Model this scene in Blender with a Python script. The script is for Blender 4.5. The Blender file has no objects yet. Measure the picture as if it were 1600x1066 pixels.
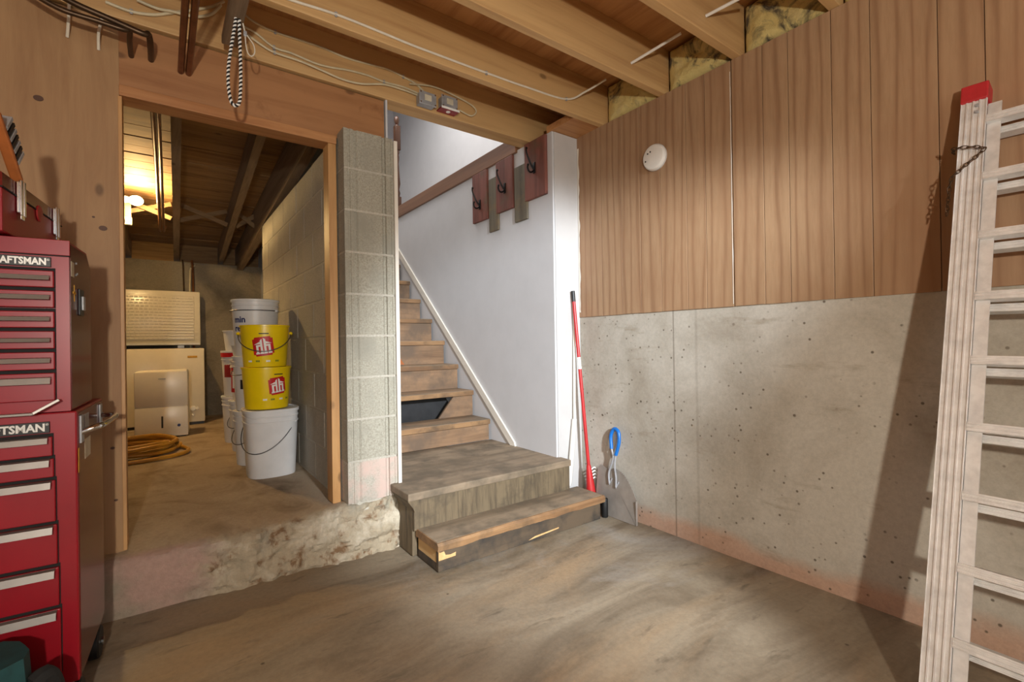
import bpy, bmesh, math, random
from mathutils import Vector, Matrix, noise
random.seed(7)
S = bpy.context.scene
C = S.collection
PI = math.pi

# ------------------------------------------------------------------ camera
YAW, PITCH, ROLL, F = math.radians(36.24), math.radians(0.167), math.radians(-0.857), 744.5
CAM = Vector((0, 0, 1.0))
fw = Vector((math.sin(YAW)*math.cos(PITCH), math.cos(YAW)*math.cos(PITCH), math.sin(PITCH)))
r0 = Vector((math.cos(YAW), -math.sin(YAW), 0)); u0 = r0.cross(fw)
rr = math.cos(ROLL)*r0 + math.sin(ROLL)*u0
uu = -math.sin(ROLL)*r0 + math.cos(ROLL)*u0
cd = bpy.data.cameras.new('camera'); cam = bpy.data.objects.new('camera', cd); C.objects.link(cam)
m = Matrix.Identity(4)
for i in range(3):
    m[i][0] = rr[i]; m[i][1] = uu[i]; m[i][2] = -fw[i]; m[i][3] = CAM[i]
cam.matrix_world = m
cd.sensor_width = 36; cd.lens = F/1600*36; cd.clip_start = 0.02; cd.clip_end = 100
S.camera = cam

def at(px, py, axis, val):
    """point of the photograph on the plane axis = val"""
    d = (px-800)/F*rr - (py-533)/F*uu + fw
    return CAM + d*((val-CAM[axis])/d[axis])

# ------------------------------------------------------------------ world and lights
w = bpy.data.worlds.new('world'); S.world = w; w.use_nodes = True
w.node_tree.nodes['Background'].inputs[0].default_value = (0.80, 0.90, 1.0, 1)
w.node_tree.nodes['Background'].inputs[1].default_value = 0.4
def lamp(name, kind, loc, power, col, target=None, **kw):
    l = bpy.data.lights.new(name, kind); l.energy = power; l.color = col
    for k, v in kw.items(): setattr(l, k, v)
    o = bpy.data.objects.new(name, l); C.objects.link(o); o.location = loc
    if target is not None:
        o.rotation_euler = (Vector(target)-Vector(loc)).to_track_quat('-Z', 'Y').to_euler()
    return o
lamp('flash_lamp', 'POINT', (-0.3, -0.9, 1.20), 128, (1.0, 0.92, 0.79), shadow_soft_size=0.04)
lamp('second_flash', 'SPOT', (0.45, -2.0, 2.0), 1200, (0.86, 0.935, 1.0), target=(1.72, 1.5, 0.74), spot_size=math.radians(38), spot_blend=0.55, shadow_soft_size=0.10)
lamp('garage_daylight', 'AREA', (0.3, -2.3, 1.5), 26, (1.0, 0.97, 0.93), target=(0.6, 2.0, 1.2), shape='RECTANGLE', size=2.6, size_y=1.8)
lamp('upstairs_daylight', 'AREA', (1.5, 4.2, 4.3), 50, (1.0, 0.97, 0.93), target=(2.1, 3.6, 1.5), shape='RECTANGLE', size=1.4, size_y=1.4)
vs = S.view_settings
vs.view_transform = 'Standard'; vs.look = 'None'; vs.exposure = 0.14; vs.gamma = 1.0; vs.use_curve_mapping = False

# ------------------------------------------------------------------ materials
def lin(c):
    return tuple(((x/255)/12.92 if x/255 <= .04045 else ((x/255+.055)/1.055)**2.4) for x in c) + (1,)
MATS = {}
class NT:
    def __init__(s, name):
        s.m = bpy.data.materials.new(name); s.m.use_nodes = True
        s.t = s.m.node_tree; s.n = s.t.nodes; s.b = s.n['Principled BSDF']
        MATS[name] = s.m
    def new(s, t, **kw):
        n = s.n.new(t)
        for k, v in kw.items():
            if k in n.inputs: n.inputs[k].default_value = v
            else: setattr(n, k, v)
        return n
    def link(s, a, b): s.t.links.new(a, b)
    def coords(s, scale=(1, 1, 1), rnd=True):
        tc = s.new('ShaderNodeTexCoord'); mp = s.new('ShaderNodeMapping'); mp.inputs['Scale'].default_value = scale
        s.link(tc.outputs['Object'], mp.inputs['Vector'])
        if rnd:
            oi = s.new('ShaderNodeObjectInfo'); mul = s.new('ShaderNodeVectorMath', operation='SCALE')
            cmb = s.new('ShaderNodeCombineXYZ')
            for i in range(3): s.link(oi.outputs['Random'], cmb.inputs[i])
            s.link(cmb.outputs[0], mul.inputs[0]); mul.inputs['Scale'].default_value = 37.0
            s.link(mul.outputs[0], mp.inputs['Location'])
        return mp.outputs[0]
    def noise(s, vec, scale, detail=6, rough=.6, dist=0):
        n = s.new('ShaderNodeTexNoise'); n.inputs['Scale'].default_value = scale; n.inputs['Detail'].default_value = detail
        n.inputs['Roughness'].default_value = rough; n.inputs['Distortion'].default_value = dist
        s.link(vec, n.inputs['Vector']); return n.outputs['Fac']
    def ramp(s, fac, stops):
        r = s.new('ShaderNodeValToRGB'); e = r.color_ramp.elements
        while len(e) < len(stops): e.new(.5)
        for el, (p, c) in zip(e, stops): el.position = p; el.color = c
        s.link(fac, r.inputs[0]); return r.outputs[0]
    def mix(s, a, b, fac, mode='MIX'):
        n = s.new('ShaderNodeMix', data_type='RGBA', blend_type=mode)
        for k, v in ((0, fac), (6, a), (7, b)):
            if hasattr(v, 'links') or isinstance(v, bpy.types.NodeSocket): s.link(v, n.inputs[k])
            else: n.inputs[k].default_value = v
        return n.outputs[2]
    def mask(s, vec, scale, lo, hi, detail=5, dist=0):
        f = s.noise(vec, scale, detail, .62, dist)
        r = s.new('ShaderNodeMapRange'); r.inputs[1].default_value = lo; r.inputs[2].default_value = hi
        s.link(f, r.inputs[0]); return r.outputs[0]
    def bump(s, h, strength=.3, dist=.01):
        b = s.new('ShaderNodeBump'); b.inputs['Strength'].default_value = strength; b.inputs['Distance'].default_value = dist
        s.link(h, b.inputs['Height']); s.link(b.outputs[0], s.b.inputs['Normal'])
    def fin(s, col, rough=.6, metal=0, spec=None):
        if isinstance(col, bpy.types.NodeSocket): s.link(col, s.b.inputs['Base Color'])
        else: s.b.inputs['Base Color'].default_value = col
        s.b.inputs['Roughness'].default_value = rough; s.b.inputs['Metallic'].default_value = metal
        if spec is not None: s.b.inputs['Specular IOR Level'].default_value = spec
        return s.m

def plain(name, c, rough=.5, metal=0, var=.12, scale=18, spec=None):
    t = NT(name); v = t.coords(); a = lin(c); d = tuple(x*(1-var*2) for x in a[:3])+(1,)
    f = t.noise(v, scale, 4); return t.fin(t.ramp(f, [(.3, d), (.62, a)]), rough, metal, spec)

def wood(name, c1, c2, axis, rough=.6, grain=28, stretch=.07, dirt=None, dirt_amt=(.55, .75), streak=.5):
    t = NT(name); sc = [1, 1, 1]; sc[axis] = stretch
    v = t.coords(sc)
    f1 = t.noise(v, grain, 5, .65, .6); f2 = t.noise(v, grain*.22, 3, .5, 1.2)
    fm = t.new('ShaderNodeMath', operation='ADD'); t.link(f1, fm.inputs[0]); t.link(f2, fm.inputs[1])
    h = t.new('ShaderNodeMath', operation='MULTIPLY'); t.link(fm.outputs[0], h.inputs[0]); h.inputs[1].default_value = .5
    col = t.ramp(h.outputs[0], [(.36, lin(c2)), (.5+.1*streak, lin(c1)), (.75, tuple(min(1, x*1.12) for x in lin(c1)[:3])+(1,))])
    # knots
    sc2 = [1, 1, 1]; sc2[axis] = .55
    vk = t.coords(sc2); vo = t.new('ShaderNodeTexVoronoi', feature='F1'); vo.inputs['Scale'].default_value = 4.2; t.link(vk, vo.inputs['Vector'])
    kr = t.new('ShaderNodeMapRange'); kr.inputs[1].default_value = .035; kr.inputs[2].default_value = .07; kr.inputs[3].default_value = .75; kr.inputs[4].default_value = 0
    t.link(vo.outputs['Distance'], kr.inputs[0])
    col = t.mix(col, tuple(x*.42 for x in lin(c2)[:3])+(1,), kr.outputs[0])
    if dirt:
        vd = t.coords((1, 1, 1)); col = t.mix(col, lin(dirt), t.mask(vd, 5.5, *dirt_amt))
    t.bump(f1, .18, .004)
    return t.fin(col, rough)

def concrete(name, c, dark, warm, rough=.85, scale=1.0, bump=.25, speck=True, warm_rng=(.52, .72), dark_rng=(.5, .75)):
    t = NT(name); v = t.coords((scale,)*3, rnd=False)
    col = t.mix(lin(c), lin(warm), t.mask(v, 1.5, *warm_rng, 6, .8))
    col = t.mix(col, lin(dark), t.mask(v, 2.7, *dark_rng, 8, .5))
    g = t.noise(v, 60, 6, .7); col = t.mix(col, t.ramp(g, [(.3, (.55, .55, .55, 1)), (.65, (1, 1, 1, 1))]), .45, 'MULTIPLY')
    if speck:
        vo = t.new('ShaderNodeTexVoronoi', feature='F1'); vo.inputs['Scale'].default_value = 16; t.link(v, vo.inputs['Vector'])
        r = t.new('ShaderNodeMapRange'); r.inputs[1].default_value = .06; r.inputs[2].default_value = .12; r.inputs[3].default_value = .65; r.inputs[4].default_value = 0
        t.link(vo.outputs['Distance'], r.inputs[0]); k = t.mask(v, 3.1, .5, .62); mu = t.new('ShaderNodeMath', operation='MULTIPLY')
        t.link(r.outputs[0], mu.inputs[0]); t.link(k, mu.inputs[1]); col = t.mix(col, lin((70, 58, 45)), mu.outputs[0])
    hb = t.noise(v, 34, 8, .7); t.bump(hb, bump, .01)
    return t.fin(col, rough)

def floor_mat():
    t = NT('floor_concrete'); v = t.coords((1, 1, 1), False)
    tc = t.new('ShaderNodeTexCoord'); mp = t.new('ShaderNodeMapping'); mp.inputs['Rotation'].default_value = (0, 0, math.radians(28)); mp.inputs['Scale'].default_value = (.45, 1.5, 1); t.link(tc.outputs['Object'], mp.inputs['Vector']); vr = mp.outputs[0]
    col = t.mix(lin((150, 136, 115)), lin((108, 93, 74)), t.mask(vr, 2.3, .42, .66, 8, 1.2))
    col = t.mix(col, lin((158, 134, 104)), t.mask(vr, 1.3, .50, .70, 6, .8))
    col = t.mix(col, lin((158, 152, 143)), t.mask(v, 1.1, .52, .7, 7, .6))
    col = t.mix(col, lin((98, 86, 70)), t.mask(vr, 9, .60, .74, 6, .4))
    g = t.noise(v, 55, 6, .75); col = t.mix(col, t.ramp(g, [(.3, (.5, .5, .5, 1)), (.62, (1, 1, 1, 1))]), .4, 'MULTIPLY')
    vo = t.new('ShaderNodeTexVoronoi', feature='F1'); vo.inputs['Scale'].default_value = 5.5; t.link(v, vo.inputs['Vector'])
    r = t.new('ShaderNodeMapRange'); r.inputs[1].default_value = .02; r.inputs[2].default_value = .045; r.inputs[3].default_value = .8; r.inputs[4].default_value = 0; t.link(vo.outputs['Distance'], r.inputs[0])
    col = t.mix(col, lin((60, 48, 36)), r.outputs[0])
    t.bump(g, .12, .006); t.fin(col, .6)
floor_mat()
concrete('upper_floor_concrete', (170, 150, 122), (126, 104, 78), (186, 164, 134), .75, 1.4, .3, True)
concrete('wall_concrete', (176, 169, 152), (146, 136, 116), (186, 174, 152), .85, 1.0, .2)
concrete('back_concrete', (140, 130, 114), (104, 95, 82), (150, 136, 114), .9, 1.2, .3)
# the foundation wall with a salmon-coloured tide mark near the floor
def wall_conc():
    t = NT('foundation_concrete'); v = t.coords((1, 1, 1), False)
    col = t.mix(lin((196, 190, 178)), lin((164, 155, 140)), t.mask(v, 2.2, .40, .70, 10, .6))
    tc = t.new('ShaderNodeTexCoord'); sx = t.new('ShaderNodeSeparateXYZ'); t.link(tc.outputs['Object'], sx.inputs[0])
    nz = t.noise(v, 3.0, 5); ad = t.new('ShaderNodeMath', operation='MULTIPLY_ADD'); t.link(nz, ad.inputs[0]); ad.inputs[1].default_value = .16; t.link(sx.outputs['Z'], ad.inputs[2])
    r = t.new('ShaderNodeMapRange'); r.inputs[1].default_value = .13; r.inputs[2].default_value = .19; r.inputs[3].default_value = .6; r.inputs[4].default_value = 0; t.link(ad.outputs[0], r.inputs[0])
    col = t.mix(col, lin((203, 152, 122)), r.outputs[0])
    # thin vertical form lines
    for y0, wd, am in ((1.478, .006, .5), (1.35, .010, .18)):
        sb = t.new('ShaderNodeMath', operation='SUBTRACT'); t.link(sx.outputs['Y'], sb.inputs[0]); sb.inputs[1].default_value = y0
        ab = t.new('ShaderNodeMath', operation='ABSOLUTE'); t.link(sb.outputs[0], ab.inputs[0])
        rg = t.new('ShaderNodeMapRange'); rg.inputs[1].default_value = wd*.3; rg.inputs[2].default_value = wd; rg.inputs[3].default_value = am; rg.inputs[4].default_value = 0; t.link(ab.outputs[0], rg.inputs[0])
        col = t.mix(col, lin((95, 82, 66)), rg.outputs[0])
    g = t.noise(v, 70, 6, .7); col = t.mix(col, t.ramp(g, [(.3, (.6, .6, .6, 1)), (.62, (1, 1, 1, 1))]), .4, 'MULTIPLY')
    for sc_, lo, hi, am in ((11, .05, .09, .9), (27, .10, .17, .8)):
        vo = t.new('ShaderNodeTexVoronoi', feature='F1'); vo.inputs['Scale'].default_value = sc_; t.link(v, vo.inputs['Vector'])
        rm = t.new('ShaderNodeMapRange'); rm.inputs[1].default_value = lo; rm.inputs[2].default_value = hi; rm.inputs[3].default_value = am; rm.inputs[4].default_value = 0
        t.link(vo.outputs['Distance'], rm.inputs[0]); k = t.mask(v, 4.3, .44, .54); mu = t.new('ShaderNodeMath', operation='MULTIPLY')
        t.link(rm.outputs[0], mu.inputs[0]); t.link(k, mu.inputs[1]); col = t.mix(col, lin((80, 68, 52)), mu.outputs[0])
    vs_ = t.coords((1, .5, 2.2), False); col = t.mix(col, lin((136, 122, 100)), t.mask(vs_, 7, .60, .85, 9))
    t.bump(t.noise(v, 40, 8, .7), .2, .008)
    t.fin(col, .85)
wall_conc()
def ledge_mat():
    t = NT('ledge_concrete'); v = t.coords((1, 1, 1), False)
    tc = t.new('ShaderNodeTexCoord'); sx = t.new('ShaderNodeSeparateXYZ'); t.link(tc.outputs['Object'], sx.inputs[0])
    nz = t.noise(v, 5, 6, .6, .6); ad = t.new('ShaderNodeMath', operation='MULTIPLY_ADD'); t.link(nz, ad.inputs[0]); ad.inputs[1].default_value = .5; t.link(sx.outputs['X'], ad.inputs[2])
    pink = t.mix(lin((182, 150, 136)), lin((160, 146, 128)), t.mask(v, 3, .45, .65))
    rough_ = t.mix(lin((178, 163, 138)), lin((132, 102, 72)), t.mask(v, 13, .53, .62, 9, .4))
    rough_ = t.mix(rough_, lin((204, 192, 170)), t.mask(v, 6, .5, .64, 6, .5))
    rough_ = t.mix(rough_, lin((150, 146, 132)), t.mask(v, 4.2, .55, .68, 6, .5))
    r = t.new('ShaderNodeMapRange'); r.inputs[1].default_value = .33; r.inputs[2].default_value = .43; t.link(ad.outputs[0], r.inputs[0])
    col = t.mix(pink, rough_, r.outputs[0])
    # upper slab colour
    yy = t.new('ShaderNodeMapRange'); yy.inputs[1].default_value = 2.30; yy.inputs[2].default_value = 2.335
    ay = t.new('ShaderNodeMath', operation='MULTIPLY_ADD'); t.link(nz, ay.inputs[0]); ay.inputs[1].default_value = -.03; t.link(sx.outputs['Y'], ay.inputs[2]); t.link(ay.outputs[0], yy.inputs[0])
    up = t.mix(lin((178, 157, 130)), lin((138, 117, 91)), t.mask(v, 3.2, .48, .7, 8, 1.0))
    up = t.mix(up, lin((192, 172, 144)), t.mask(v, 2.0, .52, .68, 6, .5))
    col = t.mix(col, up, yy.outputs[0])
    g = t.noise(v, 60, 6, .7); col = t.mix(col, t.ramp(g, [(.3, (.55, .55, .55, 1)), (.65, (1, 1, 1, 1))]), .4, 'MULTIPLY')
    t.bump(t.noise(v, 30, 8, .75), .6, .016)
    t.fin(col, .85)
ledge_mat()

def block_mat(name, c, d, pink=False):
    t = NT(name); v = t.coords((1, 1, 1)); f = t.noise(v, 120, 5, .8)
    col = t.ramp(f, [(.3, lin(d)), (.6, lin(c))])
    vw = t.coords((1, 1, 1)); col = t.mix(col, tuple(x*.72 for x in lin(c)[:3])+(1,), t.mask(vw, 4, .5, .7))
    if pink: col = t.mix(col, lin((196, 172, 160)), t.mask(vw, 6, .45, .6))
    t.bump(f, .5, .004); return t.fin(col, .92)
block_mat('pillar_block', (174, 170, 155), (134, 128, 113))
block_mat('pillar_block_pink', (186, 180, 167), (150, 142, 128), True)
block_mat('inner_block', (182, 177, 166), (146, 140, 128))
block_mat('mortar', (192, 187, 174), (160, 152, 138))
wood('joist_wood', (204, 166, 114), (180, 138, 90), 0, .55, 26, .05)
wood('beam_wood', (166, 118, 76), (144, 96, 58), 0, .55, 22, .08, (120, 74, 42), (.6, .8))
wood('frame_wood_x', (192, 140, 90), (160, 106, 62), 0, .55)
wood('frame_wood_z', (196, 150, 96), (164, 116, 66), 2, .5)
wood('plywood_z', (168, 132, 92), (146, 108, 72), 2, .6, 14, .12)
wood('subfloor_wood', (196, 146, 94), (168, 116, 68), 1, .6)
wood('old_joist_y', (140, 118, 94), (104, 84, 64), 1, .75)
wood('old_plank_x', (150, 116, 76), (110, 80, 50), 0, .75)
wood('bridging_wood', (140, 112, 78), (110, 84, 56), 0, .7)
def panel_mat():
    t = NT('panel_wood'); v = t.coords((1, 1, .10)); w_ = t.new('ShaderNodeTexWave', wave_type='BANDS', bands_direction='Y')
    for k, q in (('Scale', 6), ('Distortion', 6), ('Detail', 2), ('Detail Scale', 1.3), ('Detail Roughness', .5)): w_.inputs[k].default_value = q
    t.link(v, w_.inputs['Vector'])
    col = t.ramp(w_.outputs['Fac'], [(.0, lin((150, 117, 88))), (.16, lin((164, 131, 100))), (.6, lin((171, 139, 107)))])
    f = t.noise(v, 60, 4, .7); col = t.mix(col, t.ramp(f, [(.35, (.78, .74, .7, 1)), (.6, (1, 1, 1, 1))]), .55, 'MULTIPLY')
    v2 = t.coords((1, 1, .5), False); col = t.mix(col, lin((150, 112, 82)), t.mask(v2, 1.6, .5, .8)); t.bump(f, .06, .002); t.fin(col, .5)
panel_mat()
wood('stair_tread', (150, 122, 94), (112, 88, 64), 0, .65, 24, .08, (112, 100, 84), (.42, .66))
wood('stair_riser', (152, 120, 90), (116, 88, 64), 0, .65, 24, .08, (112, 92, 74), (.42, .64))
wood('landing_wood', (146, 128, 106), (112, 96, 76), 0, .7, 20, .1, (104, 92, 76), (.45, .66))
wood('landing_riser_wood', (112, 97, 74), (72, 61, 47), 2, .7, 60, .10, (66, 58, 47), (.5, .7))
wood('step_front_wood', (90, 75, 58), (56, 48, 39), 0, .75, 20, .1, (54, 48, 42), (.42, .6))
wood('step_edge_wood', (158, 122, 84), (124, 90, 60), 0, .65, 22, .1, (104, 82, 60), (.45, .65))
wood('fresh_wood', (214, 176, 122), (190, 146, 92), 1, .6)
wood('trim_brown_y', (140, 102, 76), (112, 78, 56), 1, .35, 20, .05)
wood('rack_red', (134, 82, 70), (100, 58, 50), 2, .6, 30, .1, (104, 84, 66), (.55, .72))
wood('rack_grey', (112, 104, 88), (84, 78, 66), 2, .7, 34, .08, (128, 106, 76), (.52, .7))
wood('dark_turned', (84, 50, 28), (54, 32, 18), 2, .35)
plain('white_paint', (208, 208, 210), .55, 0, .025, 6)
plain('white_trim', (232, 226, 214), .5, 0, .04, 12)
plain('post_paint', (198, 196, 194), .5, 0, .03, 8)
plain('red_paint', (140, 8, 26), .34, 0, .08, 6)
plain('red_reflection_paint', (96, 22, 18), .18, 0, .12, 5)  # same red made darker and browner: plywood reflection put into the colour
plain('panel_gap', (92, 64, 44), .7)
plain('black_gap', (14, 10, 10), .8)
plain('drawer_pull', (138, 132, 126), .4, .5, .06)
plain('chrome', (220, 220, 220), .14, 1.0, .05)
plain('steel', (150, 146, 142), .32, 1.0, .15, 10)
plain('plate_steel', (168, 160, 152), .36, .25, .2, 5)
plain('zinc', (176, 178, 182), .42, .25, .15)
plain('badge_black', (22, 20, 20), .4)
plain('badge_letter', (205, 202, 196), .35, .3, .05)
plain('sticker_paper', (200, 186, 160), .7, 0, .1, 30)
plain('sticker_yellow', (206, 152, 30), .6)
plain('aluminium', (232, 231, 230), .40, .3, .10, 26)
plain('cap_red', (192, 48, 54), .45)
plain('rust_chain', (92, 70, 50), .55, .7, .2)
plain('white_plastic', (232, 228, 220), .35, 0, .03)
plain('appliance_white', (226, 216, 196), .22, 0, .02)
plain('dehumidifier_white', (232, 224, 208), .3, 0, .02)
plain('bucket_white', (226, 226, 226), .38, 0, .05, 9)
plain('bucket_yellow', (246, 214, 14), .3, 0, .03)
plain('logo_red', (206, 30, 34), .4)
plain('print_white', (244, 244, 240), .5, 0, .02)
plain('print_blue', (40, 52, 110), .5)
plain('print_black', (40, 40, 42), .5)
plain('print_green', (150, 150, 30), .5)
plain('wire_grey', (110, 110, 112), .4, .8)
plain('hose_yellow', (196, 142, 44), .45, 0, .12)
plain('cable_white', (226, 218, 200), .5, 0, .06)
plain('cable_cream', (214, 202, 168), .5, 0, .1)
plain('copper', (130, 84, 54), .35, .7, .2)
plain('dark_pipe', (88, 68, 50), .4, .7, .2)
plain('black_rubber', (20, 20, 20), .55)
plain('black_plastic', (28, 28, 30), .4)
plain('black_iron', (24, 22, 22), .4, .5)
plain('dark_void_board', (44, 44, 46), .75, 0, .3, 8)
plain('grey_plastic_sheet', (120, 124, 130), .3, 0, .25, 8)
plain('pole_red', (196, 42, 44), .35)
plain('grip_blue', (20, 110, 196), .35)
plain('teal_fabric', (20, 66, 68), .8, 0, .15, 40)
plain('black_fabric', (26, 26, 26), .85, 0, .2, 40)
plain('outlet_white', (222, 214, 190), .45)
plain('cover_red', (150, 34, 36), .4)
plain('orange_board', (168, 96, 46), .55)
plain('knot', (92, 62, 46), .6)
def insul():
    t = NT('insulation'); v = t.coords((1, 1, 1)); col = t.mix(lin((248, 226, 150)), lin((104, 94, 78)), t.mask(v, 7, .49, .60, 7, 1.0))
    col = t.mix(col, lin((238, 216, 150)), t.mask(v, 16, .52, .68)); t.bump(t.noise(v, 45, 8, .8, 1.5), .8, .02); t.fin(col, 1.0)
insul()
t = NT('bulb_glass'); t.b.inputs['Emission Color'].default_value = (1, .78, .42, 1); t.b.inputs['Emission Strength'].default_value = 40; t.fin((1, .9, .7, 1), .3)

# ------------------------------------------------------------------ mesh helpers
class MB:
    def __init__(s): s.v = []; s.f = []
    def add(s, vs_, fs_):
        k = len(s.v); s.v += [tuple(p) for p in vs_]; s.f += [tuple(i+k for i in q) for q in fs_]; return s
    def box(s, x0, x1, y0, y1, z0, z1, b=0.0, M=None):
        if b <= 0:
            vs_ = [(x, y, z) for z in (z0, z1) for y in (y0, y1) for x in (x0, x1)]
            fs_ = [(0, 2, 3, 1), (4, 5, 7, 6), (0, 1, 5, 4), (2, 6, 7, 3), (0, 4, 6, 2), (1, 3, 7, 5)]
        else:
            bm = bmesh.new(); bmesh.ops.create_cube(bm, size=1)
            for v in bm.verts: v.co = Vector(((x0+x1)/2+v.co.x*(x1-x0), (y0+y1)/2+v.co.y*(y1-y0), (z0+z1)/2+v.co.z*(z1-z0)))
            bmesh.ops.bevel(bm, geom=bm.edges[:], offset=b, segments=2, affect='EDGES', profile=.5)
            bm.verts.index_update(); vs_ = [tuple(v.co) for v in bm.verts]; fs_ = [tuple(v.index for v in f.verts) for f in bm.faces]; bm.free()
        if M is not None: vs_ = [tuple(M @ Vector(p)) for p in vs_]
        return s.add(vs_, fs_)
    def prism(s, pts, vec):
        """polygon pts (3-D, planar) extruded along vec"""
        n = len(pts); a = [Vector(p) for p in pts]; b = [p+Vector(vec) for p in a]
        return s.add(a+b, [tuple(range(n))[::-1], tuple(range(n, 2*n))]+[(i, (i+1) % n, n+(i+1) % n, n+i) for i in range(n)])
    def lathe(s, prof, seg=32, c=(0, 0, 0), cap=True, sq=None):
        vs_ = []; fs_ = []
        for r, z in prof:
            for i in range(seg):
                a = 2*PI*i/seg; ca, sa = math.cos(a), math.sin(a); k = 1.0
                if sq: k = 1/((abs(ca)**sq+abs(sa)**sq)**(1/sq))
                vs_.append((c[0]+r*ca*k, c[1]+r*sa*k, c[2]+z))
        for j in range(len(prof)-1):
            for i in range(seg):
                fs_.append((j*seg+i, j*seg+(i+1) % seg, (j+1)*seg+(i+1) % seg, (j+1)*seg+i))
        if cap:
            fs_.append(tuple(range(seg))[::-1]); fs_.append(tuple((len(prof)-1)*seg+i for i in range(seg)))
        return s.add(vs_, fs_)
    def tube(s, pts, r, seg=8, smooth=0, cap=True, closed=False):
        P = [Vector(p) for p in pts]
        if smooth:
            Q = []; n = len(P)
            for i in range(n if closed else n-1):
                p0 = P[(i-1) % n] if closed else P[max(i-1, 0)]; p1 = P[i]; p2 = P[(i+1) % n]; p3 = P[(i+2) % n] if closed else P[min(i+2, n-1)]
                for k in range(smooth):
                    u = k/smooth
                    Q.append(.5*((2*p1)+(p2-p0)*u+(2*p0-5*p1+4*p2-p3)*u*u+(-p0+3*p1-3*p2+p3)*u**3))
            if not closed: Q.append(P[-1])
            P = Q
        n = len(P); vs_ = []; fs_ = []; up = None
        for i, p in enumerate(P):
            if closed: d = P[(i+1) % n]-P[(i-1) % n]
            else: d = P[min(i+1, n-1)]-P[max(i-1, 0)]
            d.normalize()
            if up is None:
                up = d.orthogonal().normalized()
            else:
                up = (up-d*up.dot(d)); up = up.normalized() if up.length > 1e-6 else d.orthogonal().normalized()
            b = d.cross(up); R = r(i/(n-1)) if callable(r) else r
            for k in range(seg):
                a = 2*PI*k/seg; vs_.append(p+up*math.cos(a)*R+b*math.sin(a)*R)
        for i in range(n if closed else n-1):
            j = (i+1) % n
            for k in range(seg): fs_.append((i*seg+k, i*seg+(k+1) % seg, j*seg+(k+1) % seg, j*seg+k))
        if cap and not closed: fs_ += [tuple(range(seg))[::-1], tuple((n-1)*seg+k for k in range(seg))]
        return s.add(vs_, fs_)
    def sphere(s, c, r, seg=16, rings=10, sc=(1, 1, 1)):
        prof = []
        vs_ = [(c[0], c[1], c[2]-r*sc[2])]; fs_ = []
        for j in range(1, rings):
            a = -PI/2+PI*j/rings
            for i in range(seg):
                b = 2*PI*i/seg; vs_.append((c[0]+r*sc[0]*math.cos(a)*math.cos(b), c[1]+r*sc[1]*math.cos(a)*math.sin(b), c[2]+r*sc[2]*math.sin(a)))
        vs_.append((c[0], c[1], c[2]+r*sc[2])); top = len(vs_)-1
        for i in range(seg):
            fs_.append((0, 1+(i+1) % seg, 1+i)); fs_.append((top, 1+(rings-2)*seg+i, 1+(rings-2)*seg+(i+1) % seg))
        for j in range(rings-2):
            for i in range(seg): fs_.append((1+j*seg+i, 1+j*seg+(i+1) % seg, 1+(j+1)*seg+(i+1) % seg, 1+(j+1)*seg+i))
        return s.add(vs_, fs_)
    def build(s, name, mat, parent=None, smooth=False, loc=None):
        me = bpy.data.meshes.new(name); me.from_pydata(s.v, [], s.f); me.update()
        bm = bmesh.new(); bm.from_mesh(me); bmesh.ops.recalc_face_normals(bm, faces=bm.faces[:]); bm.to_mesh(me); bm.free()
        if smooth:
            for p in me.polygons: p.use_smooth = True
            try: me.set_sharp_from_angle(angle=math.radians(38))
            except Exception: pass
        me.materials.append(MATS[mat])
        o = bpy.data.objects.new(name, me); C.objects.link(o)
        if loc is not None: o.location = loc
        if parent is not None: o.parent = parent
        return o
def tag(o, label=None, cat=None, group=None, kind=None):
    if label: o['label'] = label
    if cat: o['category'] = cat
    if group: o['group'] = group
    if kind: o['kind'] = kind
    return o
def struct(o): o['kind'] = 'structure'; return o
def empty(name, loc=(0, 0, 0), rz=0, label=None, cat=None, group=None, kind=None):
    o = bpy.data.objects.new(name, None); C.objects.link(o); o.location = loc; o.rotation_euler = (0, 0, rz); o.empty_display_size = .1
    return tag(o, label, cat, group, kind)
def B(*a, **k): return MB().box(*a, **k)
def text_mesh(txt, size, depth=.001, offset=0.0, align='LEFT', shear=0):
    cu = bpy.data.curves.new('t', 'FONT'); cu.body = txt; cu.size = size; cu.extrude = depth; cu.offset = offset; cu.align_x = align; cu.shear = shear; cu.resolution_u = 2
    ob = bpy.data.objects.new('t', cu); C.objects.link(ob)
    dg = bpy.context.evaluated_depsgraph_get(); me = bpy.data.meshes.new_from_object(ob.evaluated_get(dg))
    bpy.data.objects.remove(ob); bpy.data.curves.remove(cu); return me
def mesh_obj(name, me, mat, parent, M):
    me.transform(M); me.materials.clear(); me.materials.append(MATS[mat]); me.name = name
    o = bpy.data.objects.new(name, me); C.objects.link(o); o.parent = parent; return o

# ------------------------------------------------------------------ the setting
XW, YB, YD, XS = 2.108, 2.275, 2.37, 1.90      # right wall, pillar face, door plane, stair wall
ZU = .235                                       # utility room floor
ZJ = 2.27                                       # underside of the joists
# main floor
mb = MB(); nx, ny = 60, 60
vs_ = []; fs_ = []
for j in range(ny+1):
    for i in range(nx+1):
        x = -2.4+4.7*i/nx; y = -2.6+5.3*j/ny
        vs_.append((x, y, .006*noise.noise(Vector((x*1.7, y*1.7, 0)))-.004))
for j in range(ny):
    for i in range(nx): k = j*(nx+1)+i; fs_.append((k, k+1, k+nx+2, k+nx+1))
struct(mb.add(vs_, fs_).build('floor', 'floor_concrete', smooth=True))
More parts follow.
